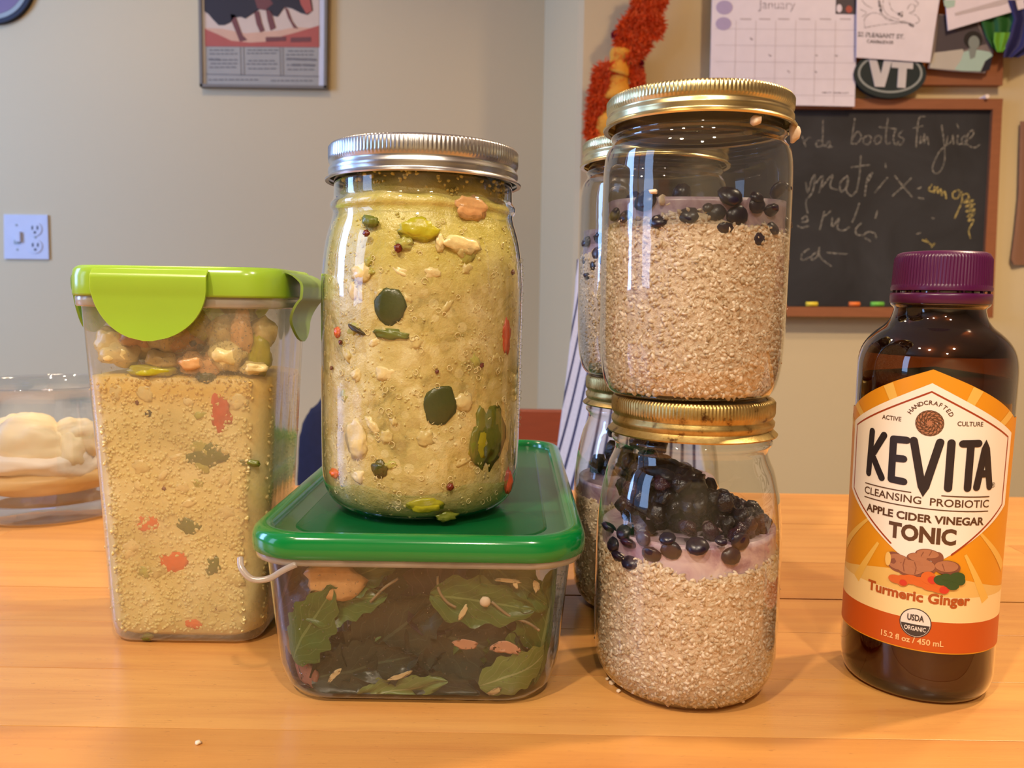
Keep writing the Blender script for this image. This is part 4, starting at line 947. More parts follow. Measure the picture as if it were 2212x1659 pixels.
# sun rays
def poly_lab(name, pts, off, mat, parent, sub=14):
    # quad given by 4 corners, subdivided
    (a, b, c, d) = [Vector(p) for p in pts]; v, f = [], []
    for i in range(sub + 1):
        t = i / sub
        for j in range(4):
            s = j / 3; p = (a * (1 - t) + d * t) * (1 - s) + (b * (1 - t) + c * t) * s; v.append(lab(p.x, p.y, off))
    for i in range(sub):
        for j in range(3): q = i * 4 + j; f.append((q, q + 1, q + 5, q + 4))
    return mk(name, v, f, mat, parent)
cvv = .095
for ang, wd, l0, l1 in ((112, 4, .012, .045), (68, 4, .012, .045), (140, 4.5, .02, .048), (42, 4.5, .02, .048), (155, 3, .03, .05), (222, 3, .030, .056), (240, 3, .034, .056), (300, 3, .034, .057), (318, 3, .030, .056)):
    q = []
    for aa, ll in ((ang - wd / 3, l0), (ang + wd / 3, l0), (ang + wd * .7, l1), (ang - wd * .7, l1)):
        u = math.cos(R(aa)) * ll; v_ = cvv + math.sin(R(aa)) * ll; v_ = min(v_, topv(u) - .0002); v_ = max(v_, .040); q.append((max(-UE, min(UE, u)), v_))
    poly_lab('sun_ray', q, .00012, LB['ray'], label)
# white hexagon field
def hexf(W, zt_, zs_t, zs_b, zb_):
    return (lambda u: zs_b - (zs_b - zb_) * (1 - abs(u) / W), lambda u: zs_t + (zt_ - zs_t) * (1 - abs(u) / W))
lo, hi = hexf(.0375, .1350, .1150, .0850, .0570)
patch('hexagon_field', lins(-.0375, .0375, 80), lo, hi, .00016, LB['hexwhite'], label, 18)
def line(pts, wd, off, mat, name, parent, sub=16):
    q = []
    for a, b in zip(pts, pts[1:]):
        for i in range(sub): q.append((a[0] + (b[0] - a[0]) * i / sub, a[1] + (b[1] - a[1]) * i / sub))
    q.append(pts[-1]); vv, ff = ribbon(q, wd, lab, off); return mk(name, vv, ff, mat, parent, smooth=False)
W = .0345
line([(-.0115, .0668), (-W, .0855), (-W, .1135), (0, .1315), (W, .1135), (W, .0855), (.0115, .0655)], .0007, .00022, LB['redline'], 'red_outline', label)
def ltext(s, u, v, size, width, mat, name, bold=.02, off=.00028):
    vv, ff = text_map(s, lab, u, v, size, off, width, bold); return mk(name, vv, ff, mat, label, smooth=False)
# brand word: hand drawn capitals with thick round strokes
H0, H1 = .0938, .1112
def brand(strokes, wd=.0030):
    g = []
    for st in strokes:
        q = []
        for a, b in zip(st, st[1:]):
            for i in range(8): q.append((a[0] + (b[0] - a[0]) * i / 8, a[1] + (b[1] - a[1]) * i / 8))
        q.append(st[-1]); g.append(ribbon(q, wd, lab, .0003 + .00001 * len(g)))
    return g
hh = H1 - H0
K = []
K += [[(-.0240, H0 + .0005), (-.0232, H1 + .0012)], [(-.0172, H1 + .0004), (-.0224, H0 + .0086), (-.0172, H0 - .0002)]]
K += [[(-.0130, H0), (-.0130, H1 - .0005)], [(-.0130, H0), (-.0080, H0 - .0002)], [(-.0130, H0 + .0090), (-.0086, H0 + .0092)], [(-.0130, H1 - .0005), (-.0078, H1 - .0003)]]
K += [[(-.0052, H1), (-.0006, H0 - .0040), (.0042, H1 + .0002)]]
K += [[(.0082, H0 - .0010), (.0082, H1 + .0002)]]
K += [[(.0124, H1), (.0186, H1 + .0003)], [(.0155, H0 - .0006), (.0155, H1)]]
K += [[(.0192, H0 - .0002), (.0218, H1 + .0004), (.0252, H0)], [(.0204, H0 + .0052), (.0236, H0 + .0054)]]
mk('brand_word', *merge(brand(K)), LB['black'], label, smooth=False)
ltext('®', .0272, .0932, .0030, None, LB['black'], 'registered_mark', 0)
line([(-.0255, .0896), (-.0050, .0896)], .00045, .0003, LB['brown'], 'rule_line', label)
line([(.0062, .0896), (.0255, .0896)], .00045, .0003, LB['brown'], 'rule_line', label)
ltext('CLEANSING  PROBIOTIC', 0, .0852, .0044, .0515, LB['brown'], 'label_text', .012)
line([(-.0255, .0836), (.0255, .0836)], .00045, .0003, LB['brown'], 'rule_line', label)
ltext('APPLE CIDER VINEGAR', 0, .0780, .0044, .0480, LB['brown'], 'label_text', .035)
ltext('TONIC', 0, .0697, .0088, .0255, LB['brown'], 'label_text', .045)
ltext('Turmeric Ginger', 0, .0445, .0058, .0410, LB['rust'], 'label_text', .035)
ltext('15.2 fl oz / 450 mL', -.001, .0266, .0034, .0240, LB['bandtext'], 'label_text', .025)
ltext('ACTIVE', -.0145, .1184, .0026, .0082, LB['brown'], 'label_text', .015)
ltext('CULTURE', .0148, .1184, .0026, .0100, LB['brown'], 'label_text', .015)
arc = []
word = 'HANDCRAFTED'
for i, chh in enumerate(word):
    a = R(151 - i * (122 / (len(word) - 1))); rr = .0075
    def fa(x, y, off, a=a, rr=rr): 
        return lab(math.cos(a) * (rr + y) + math.sin(a) * x, .1188 + math.sin(a) * (rr + y) - math.cos(a) * x, off)
    arc.append(text_map(chh, fa, 0, 0, .0024, .0003, None, .015))
mk('label_text', *merge(arc), LB['brown'], label, smooth=False)
# woven disc emblem
emb = []
def disc(cu_, cv_, ru, rv, off, n=28):
    v = [lab(cu_, cv_, off)] + [lab(cu_ + ru * math.cos(2 * math.pi * i / n), cv_ + rv * math.sin(2 * math.pi * i / n), off) for i in range(n)]
    return v, [(0, 1 + i, 1 + (i + 1) % n) for i in range(n)]
mk('emblem_disc', *disc(0, .1188, .0050, .0052, .00026), LB['ginger'], label, smooth=False)
for rr, n_ in ((.0046, 16), (.0030, 12), (.0016, 8)):
    for i in range(n_):
        a = 2 * math.pi * i / n_; q = [(math.cos(a + t * .5) * rr * (1 - .28 * t + .12 * math.sin(t * 3.1)), .1188 + math.sin(a + t * .5) * rr * 1.03 * (1 - .28 * t + .12 * math.sin(t * 3.1))) for t in (0, .33, .66, 1)]
        emb.append(ribbon(q, .00032, lab, .00034))
for rr in (.0050, .0034, .0019): emb.append(ribbon([(rr * math.cos(t * .3), .1188 + rr * 1.03 * math.sin(t * .3)) for t in range(22)], .00025, lab, .00034))
mk('emblem_lines', *merge(emb), LB['brown'], label, smooth=False)
# ginger, turmeric and parsley drawing
def blobs(lst, mat, off, name):
    mk(name, *merge([disc(a, b, c, d, off + i * .000012) for i, (a, b, c, d) in enumerate(lst)]), LB[mat], label, smooth=False)
def ul(px): return math.asin(max(-1, min(1, (px - 1990) / 172))) * .0311
def vl(py): return .0466 + (1292 - py) * .000186
blobs([(ul(1948), vl(1225), .0048, .0038), (ul(1972), vl(1232), .0058, .0036), (ul(2000), vl(1224), .0046, .0032), (ul(1985), vl(1207), .0040, .0024), (ul(2005), vl(1195), .0046, .0024), (ul(2024), vl(1200), .0024, .0026), (ul(2046), vl(1220), .0050, .0030), (ul(1938), vl(1215), .0034, .0026)], 'gingerd', .00030, 'ginger_shadow')
blobs([(ul(1946), vl(1222), .0044, .0033), (ul(1970), vl(1229), .0052, .0031), (ul(1998), vl(1221), .0042, .0027), (ul(1985), vl(1204), .0034, .0017), (ul(2005), vl(1193), .0040, .0018), (ul(2044), vl(1217), .0044, .0023)], 'ginger', .00042, 'ginger_root')
blobs([(ul(1925), vl(1220), .0012, .0030)], 'gold2', .00050, 'ginger_cut_end')
gl_ = [ribbon([(ul(x), vl(y)) for x, y in q], .00028, lab, .00052) for q in ([(1960, 1212), (1957, 1226), (1960, 1240)], [(1980, 1216), (1984, 1228), (1982, 1242)], [(1996, 1190), (1992, 1200)], [(2012, 1186), (2008, 1196)], [(2035, 1212), (2040, 1226)])]
mk('ginger_rings', *merge(gl_), LB['gingerd'], label, smooth=False)
blobs([(ul(1944), vl(1262), .0030, .0018), (ul(1958), vl(1262), .0024, .0024), (ul(1975), vl(1256), .0034, .0020), (ul(1995), vl(1258), .0036, .0021), (ul(2015), vl(1264), .0036, .0020), (ul(2034), vl(1268), .0036, .0018), (ul(2010), vl(1246), .0028, .0026)], 'turm', .00056, 'turmeric_root')
blobs([(ul(2042), vl(1270), .0018, .0016), (ul(2018), vl(1250), .0018, .0016), (ul(1960), vl(1266), .0014, .0012)], 'turmred', .00070, 'turmeric_tips')
blobs([(ul(2036), vl(1248), .0030, .0022), (ul(2052), vl(1250), .0030, .0026), (ul(2066), vl(1240), .0030, .0022), (ul(2058), vl(1260), .0024, .0016), (ul(2072), vl(1248), .0020, .0018), (ul(2044), vl(1240), .0020, .0014)], 'leafgreen', .00076, 'parsley_sprig')
# organic seal
mk('seal_rim', *disc(0, .0352, .0060, .0062, .00018), LB['sealdark'], label, smooth=False)
mk('seal_face', *disc(0, .0352, .0056, .0058, .00024), LB['sealwhite'], label, smooth=False)
v = [lab(0, .0346, .0003)] + [lab(.0054 * math.cos(a), .0352 + .0056 * math.sin(a), .0003) for a in [R(186 + i * 168 / 20) for i in range(21)]]
mk('seal_lower_half', v, [(0, i, i + 1) for i in range(1, 21)], LB['sealdark'], label, smooth=False)
ltext('USDA', 0, .0362, .0036, .0062, LB['sealdark'], 'seal_text', .03, .00036)
ltext('ORGANIC', 0, .0320, .0026, .0080, LB['sealwhite'], 'seal_text', .02, .00042)
# ================================================================== GLASS BOWL WITH PALE FOOD
GX, GY = -.3540, .6280
bowl = empty('glass_bowl', (GX, GY, 0)); tag(bowl, 'clear glass bowl of pale creamy lumps at the far left of the counter', 'bowl')
BO = [(.048, .0004), (.0545, .0006), (.0600, .004), (.0640, .012), (.0658, .024), (.0662, .040), (.0655, .060), (.0636, .078), (.0625, .090), (.0640, .0955), (.0648, .0975), (.0640, .0990), (.0620, .0985), (.0610, .0960), (.0606, .090), (.0618, .076), (.0636, .058), (.0640, .040), (.0632, .026), (.0600, .0165), (.053, .013), (0, .0125)]
mk('bowl_glass', *lathe([(0, .0006)] + smoothprof(BO, 3), 96), M['bowl_glass'], bowl)
M['cream_food'] = simple('pale_creamy_food', (244, 220, 178), .45, .06, 40, .1, Subsurface_Weight=.1, Subsurface_Scale=.01)
M['tan_food'] = simple('orange_tan_food', (224, 180, 116), .5, .12, 60, .2)
M['white_food'] = simple('white_creamy_food', (240, 226, 208), .45, .05, 40, .1)
o = put('food_disc', blob('food_disc', (.0600, .0600, .0150), M['tan_food'], 3, 4, .05), (GX, GY, .0300)); tag(o, 'flat orange tan layer at the bottom of the glass bowl', 'food')
o = put('food_lump', blob('food_lump', (.0560, .0560, .0150), M['white_food'], 5, 4, .10), (GX + .002, GY - .002, .0430)); tag(o, 'white creamy slab lying on the tan layer in the glass bowl', 'food')
for px, py, dy, s, r_, lb in [(62, 965, -.036, (.032, .018, .022), 0, 'large cream lump at the left front of the glass bowl'), (162, 945, -.026, (.0175, .014, .0150), 0, 'round cream lump at the right of the glass bowl'), (118, 970, -.030, (.026, .014, .014), -.3, 'cream fold joining the two big lumps in the glass bowl'),
                              (148, 985, -.034, (.014, .012, .018), .3, 'small golden cream lump below the round one in the glass bowl'), (40, 925, -.010, (.018, .014, .012), 0, 'cream lump at the back of the glass bowl'), (190, 1015, -.010, (.014, .012, .010), 0, 'white lump at the right rim of the glass bowl')]:
    p = at(px, py, GY + dy); p.x = max(min(p.x, GX + .046), GX - .04)
    o = put('food_lump', blob('food_lump', s, M['cream_food'], px, 4, .14, 1.3), p, (0, r_, 0)); tag(o, lb, 'food')
# ================================================================== CRUMBS ON THE COUNTER
for px, py, s, lb in ((1322, 1478, 1.0, 'white crumb on the counter left of the front pint jar base'), (1336, 1496, .7, 'small crumb close to the front pint jar base'), (428, 1608, .8, 'tiny white crumb alone on the counter at the lower left'), (1312, 1470, .6, 'tiny crumb beside the white crumb near the pint jar')):
    p = ground(px, py); o = put('crumb', crumb, (p.x, p.y, .0008)); o.scale = (s * .7, s * .8, s * .55); tag(o, lb, 'crumb')
# ================================================================== THINGS ON THE WALLS (laid out on the wall planes)
def plate(name, pts, Y, th, mat, parent=None, pl=None):
    """flat thing of real thickness on a wall: outline in picture pixels, projected onto the plane y = Y"""
    P_ = [at(px, py, Y) for px, py in pts]; n = len(P_)
    v = [tuple(p) for p in P_] + [(p.x, p.y + th, p.z) for p in P_]
    f = [tuple(range(n - 1, -1, -1)), tuple(range(n, 2 * n))] + [(i, (i + 1) % n, n + (i + 1) % n, n + i) for i in range(n)]
    o = mk(name, v, f, M[mat], None, smooth=False)
    bm = bmesh.new(); bm.from_mesh(o.data); bmesh.ops.recalc_face_normals(bm, faces=list(bm.faces)); bm.to_mesh(o.data); bm.free()
    if parent is not None: o.parent = parent
    return o
def ell(cx, cy, rx, ry, n=40, a0=0, a1=360): return [(cx + rx * math.cos(R(a0 + (a1 - a0) * i / n)), cy + ry * math.sin(R(a0 + (a1 - a0) * i / n))) for i in range(n)]
def strokes(name, lst, wd, Y, mat, parent, sm=4):
    g = []
    for s in lst:
        q = [(p.x, p.y) for p in catmull([(a, b, 0) for a, b in s], sm)] if len(s) > 2 else [s[0], s[-1]]
        g.append(ribbon(q, wd, lambda x, y, o: at(x, y, Y), 0))
    return mk(name, *merge(g), M[mat], parent, smooth=False)
def ptext(name, s, px, py, size, ang, Y, mat, parent, width=None, bold=.02):
    ca, sa = math.cos(R(ang)), math.sin(R(ang))
    fn = lambda x, y, o: at(px + x * ca + y * sa, py + x * sa - y * ca, Y)
    vv, ff = text_map(s, fn, 0, 0, size, 0, width, bold); return mk(name, vv, ff, M[mat], parent, smooth=False)
Yw = YL
# ---- bull poster in a thin frame
po = empty('framed_poster', (0, 0, 0)); tag(po, 'bull and rider poster in a thin grey metal frame, on the left wall', 'poster')
plate('backing', [(432, -190), (704, -190), (702, 188), (437, 184)], Yw - .010, .010, 'white', po)
fr_ = [(428, -190), (434, -190), (439, 182), (433, 186)]
plate('frame_side', [(425, -190), (431, -190), (437, 187), (431, 186)], Yw - .018, .018, 'silverframe', po); plate('frame_side', [(702, -190), (708, -190), (705, 190), (699, 190)], Yw - .018, .018, 'silverframe', po)
plate('frame_bottom', [(431, 181), (705, 185), (705, 191), (431, 187)], Yw - .018, .018, 'silverframe', po)
pr = plate('print', [(441, -185), (690, -185), (688, 186), (444, 182)], Yw - .0105, .0005, 'postergrey', po)
plate('sky_area', [(441, -185), (690, -185), (689, 101), (443, 99)], Yw - .0109, .0003, 'sky', pr)
plate('sand_area', [(442, 60), (480, 62), (530, 72), (600, 66), (640, 58), (689, 62), (689, 101), (443, 99)], Yw - .0112, .0003, 'sand', pr)
plate('red_ground', [(442, 62), (470, 74), (500, 88), (540, 92), (580, 90), (610, 78), (640, 70), (689, 55), (689, 102), (443, 100)], Yw - .0115, .0003, 'red', pr)
plate('bull_body', [(441, -60), (520, -90), (640, -80), (670, -20), (676, 22), (664, 32), (650, 28), (630, 18), (615, 15), (600, 36), (590, 34), (582, 22), (560, 20), (545, 30), (530, 40), (520, 36), (505, 38), (498, 48), (485, 54), (472, 54), (460, 42), (450, 30), (441, 24)], Yw - .0119, .0003, 'bull', pr)
for q in ([(498, 30), (508, 32), (518, 60), (524, 76), (534, 86), (518, 90), (510, 70), (500, 46)], [(548, 24), (560, 24), (566, 50), (572, 66), (562, 70), (554, 52)], [(574, 20), (586, 24), (592, 46), (596, 60), (584, 66), (578, 44)], [(614, 14), (622, 20), (632, 46), (644, 62), (634, 60), (622, 38)]):
    plate('bull_leg', q, Yw - .0119, .0003, 'bullred', pr)
plate('bull_chest', [(548, -8), (576, -12), (590, 8), (572, 22), (556, 18)], Yw - .0122, .0003, 'bullred', pr); plate('bull_head', [(640, -30), (668, -10), (674, 24), (662, 30), (650, 10)], Yw - .0122, .0003, 'red', pr)
plate('lettering_blur', [(574, 80), (618, 79), (618, 88), (574, 90)], Yw - .0121, .0003, 'bullred', pr); plate('lettering_blur', [(628, 81), (672, 80), (672, 90), (628, 91)], Yw - .0121, .0003, 'bullred', pr)
strokes('panel_rules', [[(519, 102), (521, 162)], [(526, 102), (528, 162)], [(605, 103), (606, 163)], [(611, 103), (612, 163)], [(445, 160), (688, 165)]], 1.6, Yw - .0112, 'posterdark', pr)
tx = []
for x0, x1, ys in ((452, 512, (108, 116, 129, 137, 145)), (532, 600, (108, 115, 131, 138, 148)), (618, 682, (110, 118, 128, 140, 150)), (450, 560, (172,)), (585, 680, (174,))):
    for y in ys:
        x = x0 + random.uniform(0, 5)
        while x < x1 - 4:
            w_ = random.uniform(4, 11); tx.append([(x, y), (min(x + w_, x1), y + .2)]); x += w_ + 4
strokes('small_print', tx, 2.2, Yw - .0113, 'posterdark', pr)
strokes('bold_print', [[(620, 127), (630, 127)], [(634, 127), (648, 128)], [(652, 128), (664, 128)], [(668, 128), (682, 129)], [(632, 140), (648, 140)], [(656, 140), (678, 141)], [(452, 128), (460, 128)], [(466, 128), (475, 129)]], 4.2, Yw - .0114, 'posterdark', pr)
# ---- round plaque, top left
rp_ = empty('round_plaque', (0, 0, 0)); tag(rp_, 'round plaque with dark navy rim at the very top left of the wall', 'plaque')
plate('rim', ell(-15, -35, 86, 86, 56), Yw - .014, .014, 'navy', rp_); plate('light_ring', ell(-15, -35, 76, 76, 56), Yw - .0146, .0005, 'ringgrey', rp_); plate('face', ell(-15, -35, 66, 66, 56), Yw - .0152, .0005, 'plum', rp_)
# ---- switch and outlet plate
op = empty('switch_outlet_plate', (0, 0, 0)); tag(op, 'white double wall plate with switch and outlet above the glass bowl', 'outlet')
plate('plate', [(8, 463), (102, 464), (105, 560), (9, 559)], Yw - .006, .006, 'plate', op)
plate('switch_toggle', [(32, 500), (42, 500), (43, 522), (33, 522)], Yw - .014, .008, 'plate', op)
plate('switch_slot', [(30, 518), (44, 518), (44, 527), (30, 527)], Yw - .0066, .0006, 'ringgrey', op)
for cx_, cy_ in ((75, 495), (76, 532)):
    r_ = plate('receptacle', ell(cx_, cy_, 15, 15, 28), Yw - .008, .002, 'plate', op)
    plate('slot', [(cx_ - 7, cy_ - 7), (cx_ - 4, cy_ - 7), (cx_ - 4, cy_ + 1), (cx_ - 7, cy_ + 1)], Yw - .0086, .0006, 'slot', r_); plate('slot', [(cx_ + 4, cy_ - 7), (cx_ + 7, cy_ - 7), (cx_ + 7, cy_ + 1), (cx_ + 4, cy_ + 1)], Yw - .0086, .0006, 'slot', r_)
    plate('ground_hole', ell(cx_, cy_ + 7, 2.6, 2.8, 12), Yw - .0086, .0006, 'slot', r_)
for cx_, cy_ in ((35, 486), (37, 539), (76, 513)): plate('screw', ell(cx_, cy_, 2.4, 2.4, 12), Yw - .0072, .0008, 'ringgrey', op)
# ---- corkboard-like frame, upper right (only its frame shows round the papers)
Yr = YR
fb = empty('upper_picture_frame', (0, 0, 0)); tag(fb, 'orange wooden frame behind the papers at the upper right', 'frame')
plate('backing', [(1830, -90), (2165, -90), (2148, 165), (1830, 165)], Yr - .008, .008, 'orange', fb)
plate('frame_rail', [(1830, 152), (2166, 152), (2166, 184), (1830, 182)], Yr - .018, .018, 'frame', fb); plate('frame_side', [(2140, -90), (2170, -90), (2167, 152), (2138, 152)], Yr - .018, .018, 'frame', fb)
# ---- chalkboard
cbd = empty('chalkboard', (0, 0, 0)); tag(cbd, 'black chalkboard with orange wood frame and chalk writing on the right wall', 'chalkboard')
sl = plate('slate', [(1440, 232), (2148, 234), (2124, 664), (1436, 660)], Yr - .008, .008, 'slate', cbd)
plate('frame_top', [(1428, 212), (2167, 213), (2165, 236), (1428, 234)], Yr - .017, .017, 'frame', cbd)
plate('frame_right', [(2145, 236), (2165, 236), (2145, 686), (2122, 664)], Yr - .017, .017, 'frame', cbd)
plate('frame_left', [(1428, 234), (1448, 234), (1440, 660), (1420, 680)], Yr - .017, .017, 'frame', cbd)
plate('chalk_ledge', [(1436, 661), (2124, 665), (2145, 687), (1420, 681)], Yr - .034, .034, 'frame', cbd)
def CB(l): return [[(1700 + a / 4.608, 230 + b / 4.608) for a, b in s] for s in l]
ch1 = [[(150, 300), (185, 395)], [(185, 340), (215, 310), (235, 312)], [(345, 340), (300, 345), (290, 390), (320, 400), (352, 370), (358, 140)], [(358, 370), (380, 395), (420, 340), (430, 395), (455, 400), (400, 408)],
       [(675, 120), (655, 260), (640, 370)], [(650, 330), (700, 250), (740, 300), (700, 365), (650, 370)], [(800, 290), (760, 320), (770, 370), (820, 370), (835, 300), (800, 290)], [(900, 290), (870, 330), (890, 375), (930, 350), (935, 300), (900, 290)],
       [(1005, 120), (985, 270), (990, 370), (1030, 360)], [(920, 205), (1090, 225)], [(1085, 225), (1060, 300), (1075, 380), (1110, 350)], [(1150, 240), (1110, 290), (1165, 330), (1130, 380), (1080, 375)],
       [(1370, 100), (1320, 110), (1300, 200), (1285, 400)], [(1255, 215), (1350, 195)], [(1330, 300), (1320, 370), (1350, 330), (1370, 270), (1365, 365), (1395, 300), (1410, 380)],
       [(1540, 190), (1560, 330), (1570, 520), (1530, 640), (1470, 665), (1450, 600), (1510, 460), (1590, 380)], [(1600, 300), (1590, 380), (1640, 340), (1650, 280), (1660, 370)], [(1700, 290), (1695, 370), (1740, 370)], [(1690, 175), (1710, 215)], [(1780, 290), (1740, 320), (1750, 375), (1790, 370)], [(1770, 350), (1850, 290), (1850, 235), (1800, 280), (1790, 370), (1860, 410), (1920, 380)]]
ch2 = [[(190, 760), (205, 860), (250, 720), (280, 690), (255, 850), (190, 940), (205, 1060)], [(290, 760), (360, 690), (320, 860)], [(350, 800), (430, 700), (455, 690), (430, 800), (510, 830)], [(600, 690), (530, 760), (540, 850), (600, 790), (610, 700), (590, 830), (640, 890), (690, 840)], [(735, 490), (720, 700), (690, 850)], [(640, 605), (820, 580)], [(850, 660), (800, 720), (775, 890)], [(810, 740), (850, 665)], [(1000, 710), (930, 790), (875, 855)], [(980, 570), (985, 610)], [(1075, 690), (1150, 790), (1245, 900)], [(1235, 715), (1150, 800), (1050, 890)],
       [(1300, 820), (1335, 805)], [(1310, 910), (1360, 918)], [(150, 1120), (190, 1090), (205, 1140), (150, 1150)], [(110, 1190), (150, 1205), (210, 1190)], [(370, 1050), (350, 1130), (325, 1225)], [(360, 1100), (440, 1040)], [(450, 1110), (450, 1200), (520, 1110), (500, 1210), (560, 1235), (620, 1200)], [(720, 965), (680, 1080), (650, 1150)], [(900, 1040), (880, 1110)], [(740, 1160), (690, 1210), (690, 1270), (760, 1280), (800, 1250), (870, 1260), (890, 1310)], [(775, 1310), (830, 1340)],
       [(215, 1420), (150, 1470), (150, 1530), (230, 1500)], [(300, 1450), (250, 1480), (250, 1530), (310, 1480), (320, 1400), (330, 1500), (440, 1590)], [(400, 1455), (600, 1470)], [(1290, 1270), (1330, 1258)], [(1440, 1110), (1465, 1115)]]
ch3 = [[(1440, 780), (1410, 830), (1450, 850)], [(1470, 800), (1460, 860), (1500, 800), (1500, 870), (1530, 820), (1540, 890), (1570, 840), (1585, 915)], [(1700, 830), (1650, 860), (1660, 915), (1710, 900), (1720, 840), (1700, 830)], [(1740, 850), (1740, 950), (1670, 1110)], [(1740, 880), (1800, 870), (1800, 930), (1740, 940)], [(1820, 900), (1760, 960), (1860, 930), (1770, 1000), (1870, 970), (1780, 1050), (1875, 1020), (1790, 1100), (1870, 1060), (1800, 1140), (1860, 1130), (1810, 1230), (1825, 1310)], [(1350, 1330), (1400, 1350), (1380, 1320), (1440, 1380), (1470, 1360), (1440, 1400)]]
def words(lst, key, wd, Y, mat):
    g = {}
    for q in lst: g.setdefault(key(min(p[0] for p in q), min(p[1] for p in q)), []).append(q)
    for q in g.values(): strokes('chalk_writing', CB(q), wd, Y, mat, sl)['kind'] = 'stuff'
words(ch1, lambda x, y: 0 if x < 560 else 1 if x < 1200 else 2 if x < 1440 else 3, 3.0, Yr - .0086, 'chalk')
words(ch2, lambda x, y: 3 if x > 1260 else 0 if y < 950 else 1 if y < 1350 else 2, 3.2, Yr - .0087, 'chalk')
words(ch3, lambda x, y: 0 if y > 1300 else 1 if x < 1640 else 2, 3.0, Yr - .0088, 'chalk_y')
for x0, x1, mt, lb in ((1741, 1765, 'chalk_l', 'yellow'), (1834, 1856, 'chalk_o', 'orange'), (1881, 1908, 'chalk_g', 'green')):
    a = at(x0, 662, Yr - .026); b = at(x1, 662, Yr - .026); vv, ff = tube([a + Vector((0, 0, .005)), (a + b) / 2 + Vector((0, 0, .005)), b + Vector((0, 0, .005))], .005, 12)
    tag(mk('chalk_stick', vv, ff, M[mt]), lb + ' chalk stick on the chalkboard ledge', 'chalk')
# ---- calendar
cal = plate('calendar_page', [(1541, -120), (1856, -120), (1846, 230), (1533, 224)], Yr - .026, .003, 'paper'); tag(cal, 'white January calendar page hanging above the chalkboard', 'calendar')
Yc = Yr - .0263
ptext('month_name', 'January', 1678, 19, 28, .9, Yc, 'pencil', cal, 80, 0)
plate('lilac_dot', ell(1565, 16, 18, 15, 28), Yc - .0002, .0003, 'lilac', cal); plate('lilac_dot', ell(1563, 51, 17, 14, 28), Yc - .0002, .0003, 'lilac', cal)
th = plate('thumbnail_picture', [(1806, -8), (1850, -8), (1848, 31), (1805, 30)], Yc - .0002, .0003, 'photodark', cal); plate('red_patch', ell(1834, 20, 7, 8, 16), Yc - .0006, .0003, 'red', th); plate('pale_patch', ell(1813, 18, 6, 9, 16), Yc - .0006, .0003, 'paper2', th)
gl2 = [[(1545, 62 + i * 35.5), (1848, 65 + i * 35.5)] for i in range(5)] + [[(1590 + i * 43, 45), (1586 + i * 43, 222)] for i in range(6)]
strokes('grid_lines', gl2, .8, Yc, 'gridline', cal)
strokes('weekday_names', [[(x, 41), (x + 22, 41.5)] for x in (1600, 1641, 1682, 1727, 1772, 1815)], 3, Yc, 'gridline', cal)
strokes('pencil_marks', [[(1621, 82), (1625, 86)], [(1661, 118), (1665, 121)], [(1702, 153), (1705, 156)], [(1760, 154), (1763, 156)], [(1805, 120), (1809, 121)], [(1762, 120), (1765, 120)], [(1776, 200), (1832, 201)]], 3.2, Yc, 'pencil', cal)
# ---- drawn card with an address, oval sign, photo, tilted paper
vt = empty('oval_state_sign', (0, 0, 0)); tag(vt, 'dark green oval sign with white letters VT over the upper frame rail', 'sign')
plate('sign_disc', ell(1923, 160, 78, 52, 48), Yr - .030, .012, 'darkgreen', vt); rg = ell(1923, 158, 70, 43, 48); ri = ell(1923, 158, 65, 38.5, 48)
vv = [at(x, y, Yr - .0304) for x, y in rg] + [at(x, y, Yr - .0304) for x, y in ri]; mk('white_ring', vv, [(i, (i + 1) % 48, 48 + (i + 1) % 48, 48 + i) for i in range(48)], M['ringgrey'], vt, smooth=False)
plate('letter_v', [(1877, 128), (1894, 129), (1903, 160), (1910, 130), (1927, 131), (1911, 188), (1890, 187)], Yr - .0312, .001, 'white', vt)
plate('letter_t', [(1927, 132), (1973, 134), (1972, 149), (1959, 148), (1956, 190), (1938, 189), (1941, 147), (1926, 146)], Yr - .0312, .001, 'white', vt)
cd = plate('drawn_card', [(1852, -110), (2046, -110), (2009, 135), (1850, 124)], Yr - .0345, .002, 'paper'); tag(cd, 'white card with a curly ink drawing and a street address, right of the calendar', 'card')
Yd = Yr - .0348
strokes('ink_drawing', [[(1862, 0), (1870, 10), (1884, 18)], [(1898, 0), (1900, 20), (1912, 36), (1935, 46), (1955, 46)], [(1908, 0), (1908, 18), (1920, 34), (1942, 42)], [(1868, 60), (1868, 40), (1884, 28), (1904, 32), (1920, 44), (1960, 48)], [(1868, 60), (1900, 54), (1940, 50), (1965, 50)], [(1858, 20), (1872, 28), (1862, 36)], [(1960, 20), (1966, 10), (1976, 12), (1974, 24), (1964, 28), (1980, 34), (1986, 46), (1974, 52)], [(1920, 0), (1926, 20), (1940, 30)], [(1940, 30), (1950, 26), (1946, 36), (1940, 30)], [(1966, 50), (1970, 58)], [(1976, 0), (1984, 8), (1978, 14)]], 1.5, Yd, 'print', cd)
strokes('ink_blots', [[(1942, 30), (1948, 34)], [(1965, 52), (1972, 56)], [(1899, 4), (1903, 24)]], 6, Yd, 'print', cd)
ptext('address_line', '52 PLEASANT ST.', 1903, 81, 13, 3.2, Yd, 'print', cd, 101, .05); ptext('address_line', 'CAMBRIDGE', 1901, 94, 10, 3.2, Yd, 'print', cd, 58, .05)
ph = plate('black_white_photo', [(2028, 30), (2110, 40), (2146, 112), (2128, 158), (2060, 154), (2005, 148)], Yr - .030, .0015, 'photomid'); tag(ph, 'black and white photo print of a person in a white shirt, upper right', 'photo')
Yp = Yr - .0303
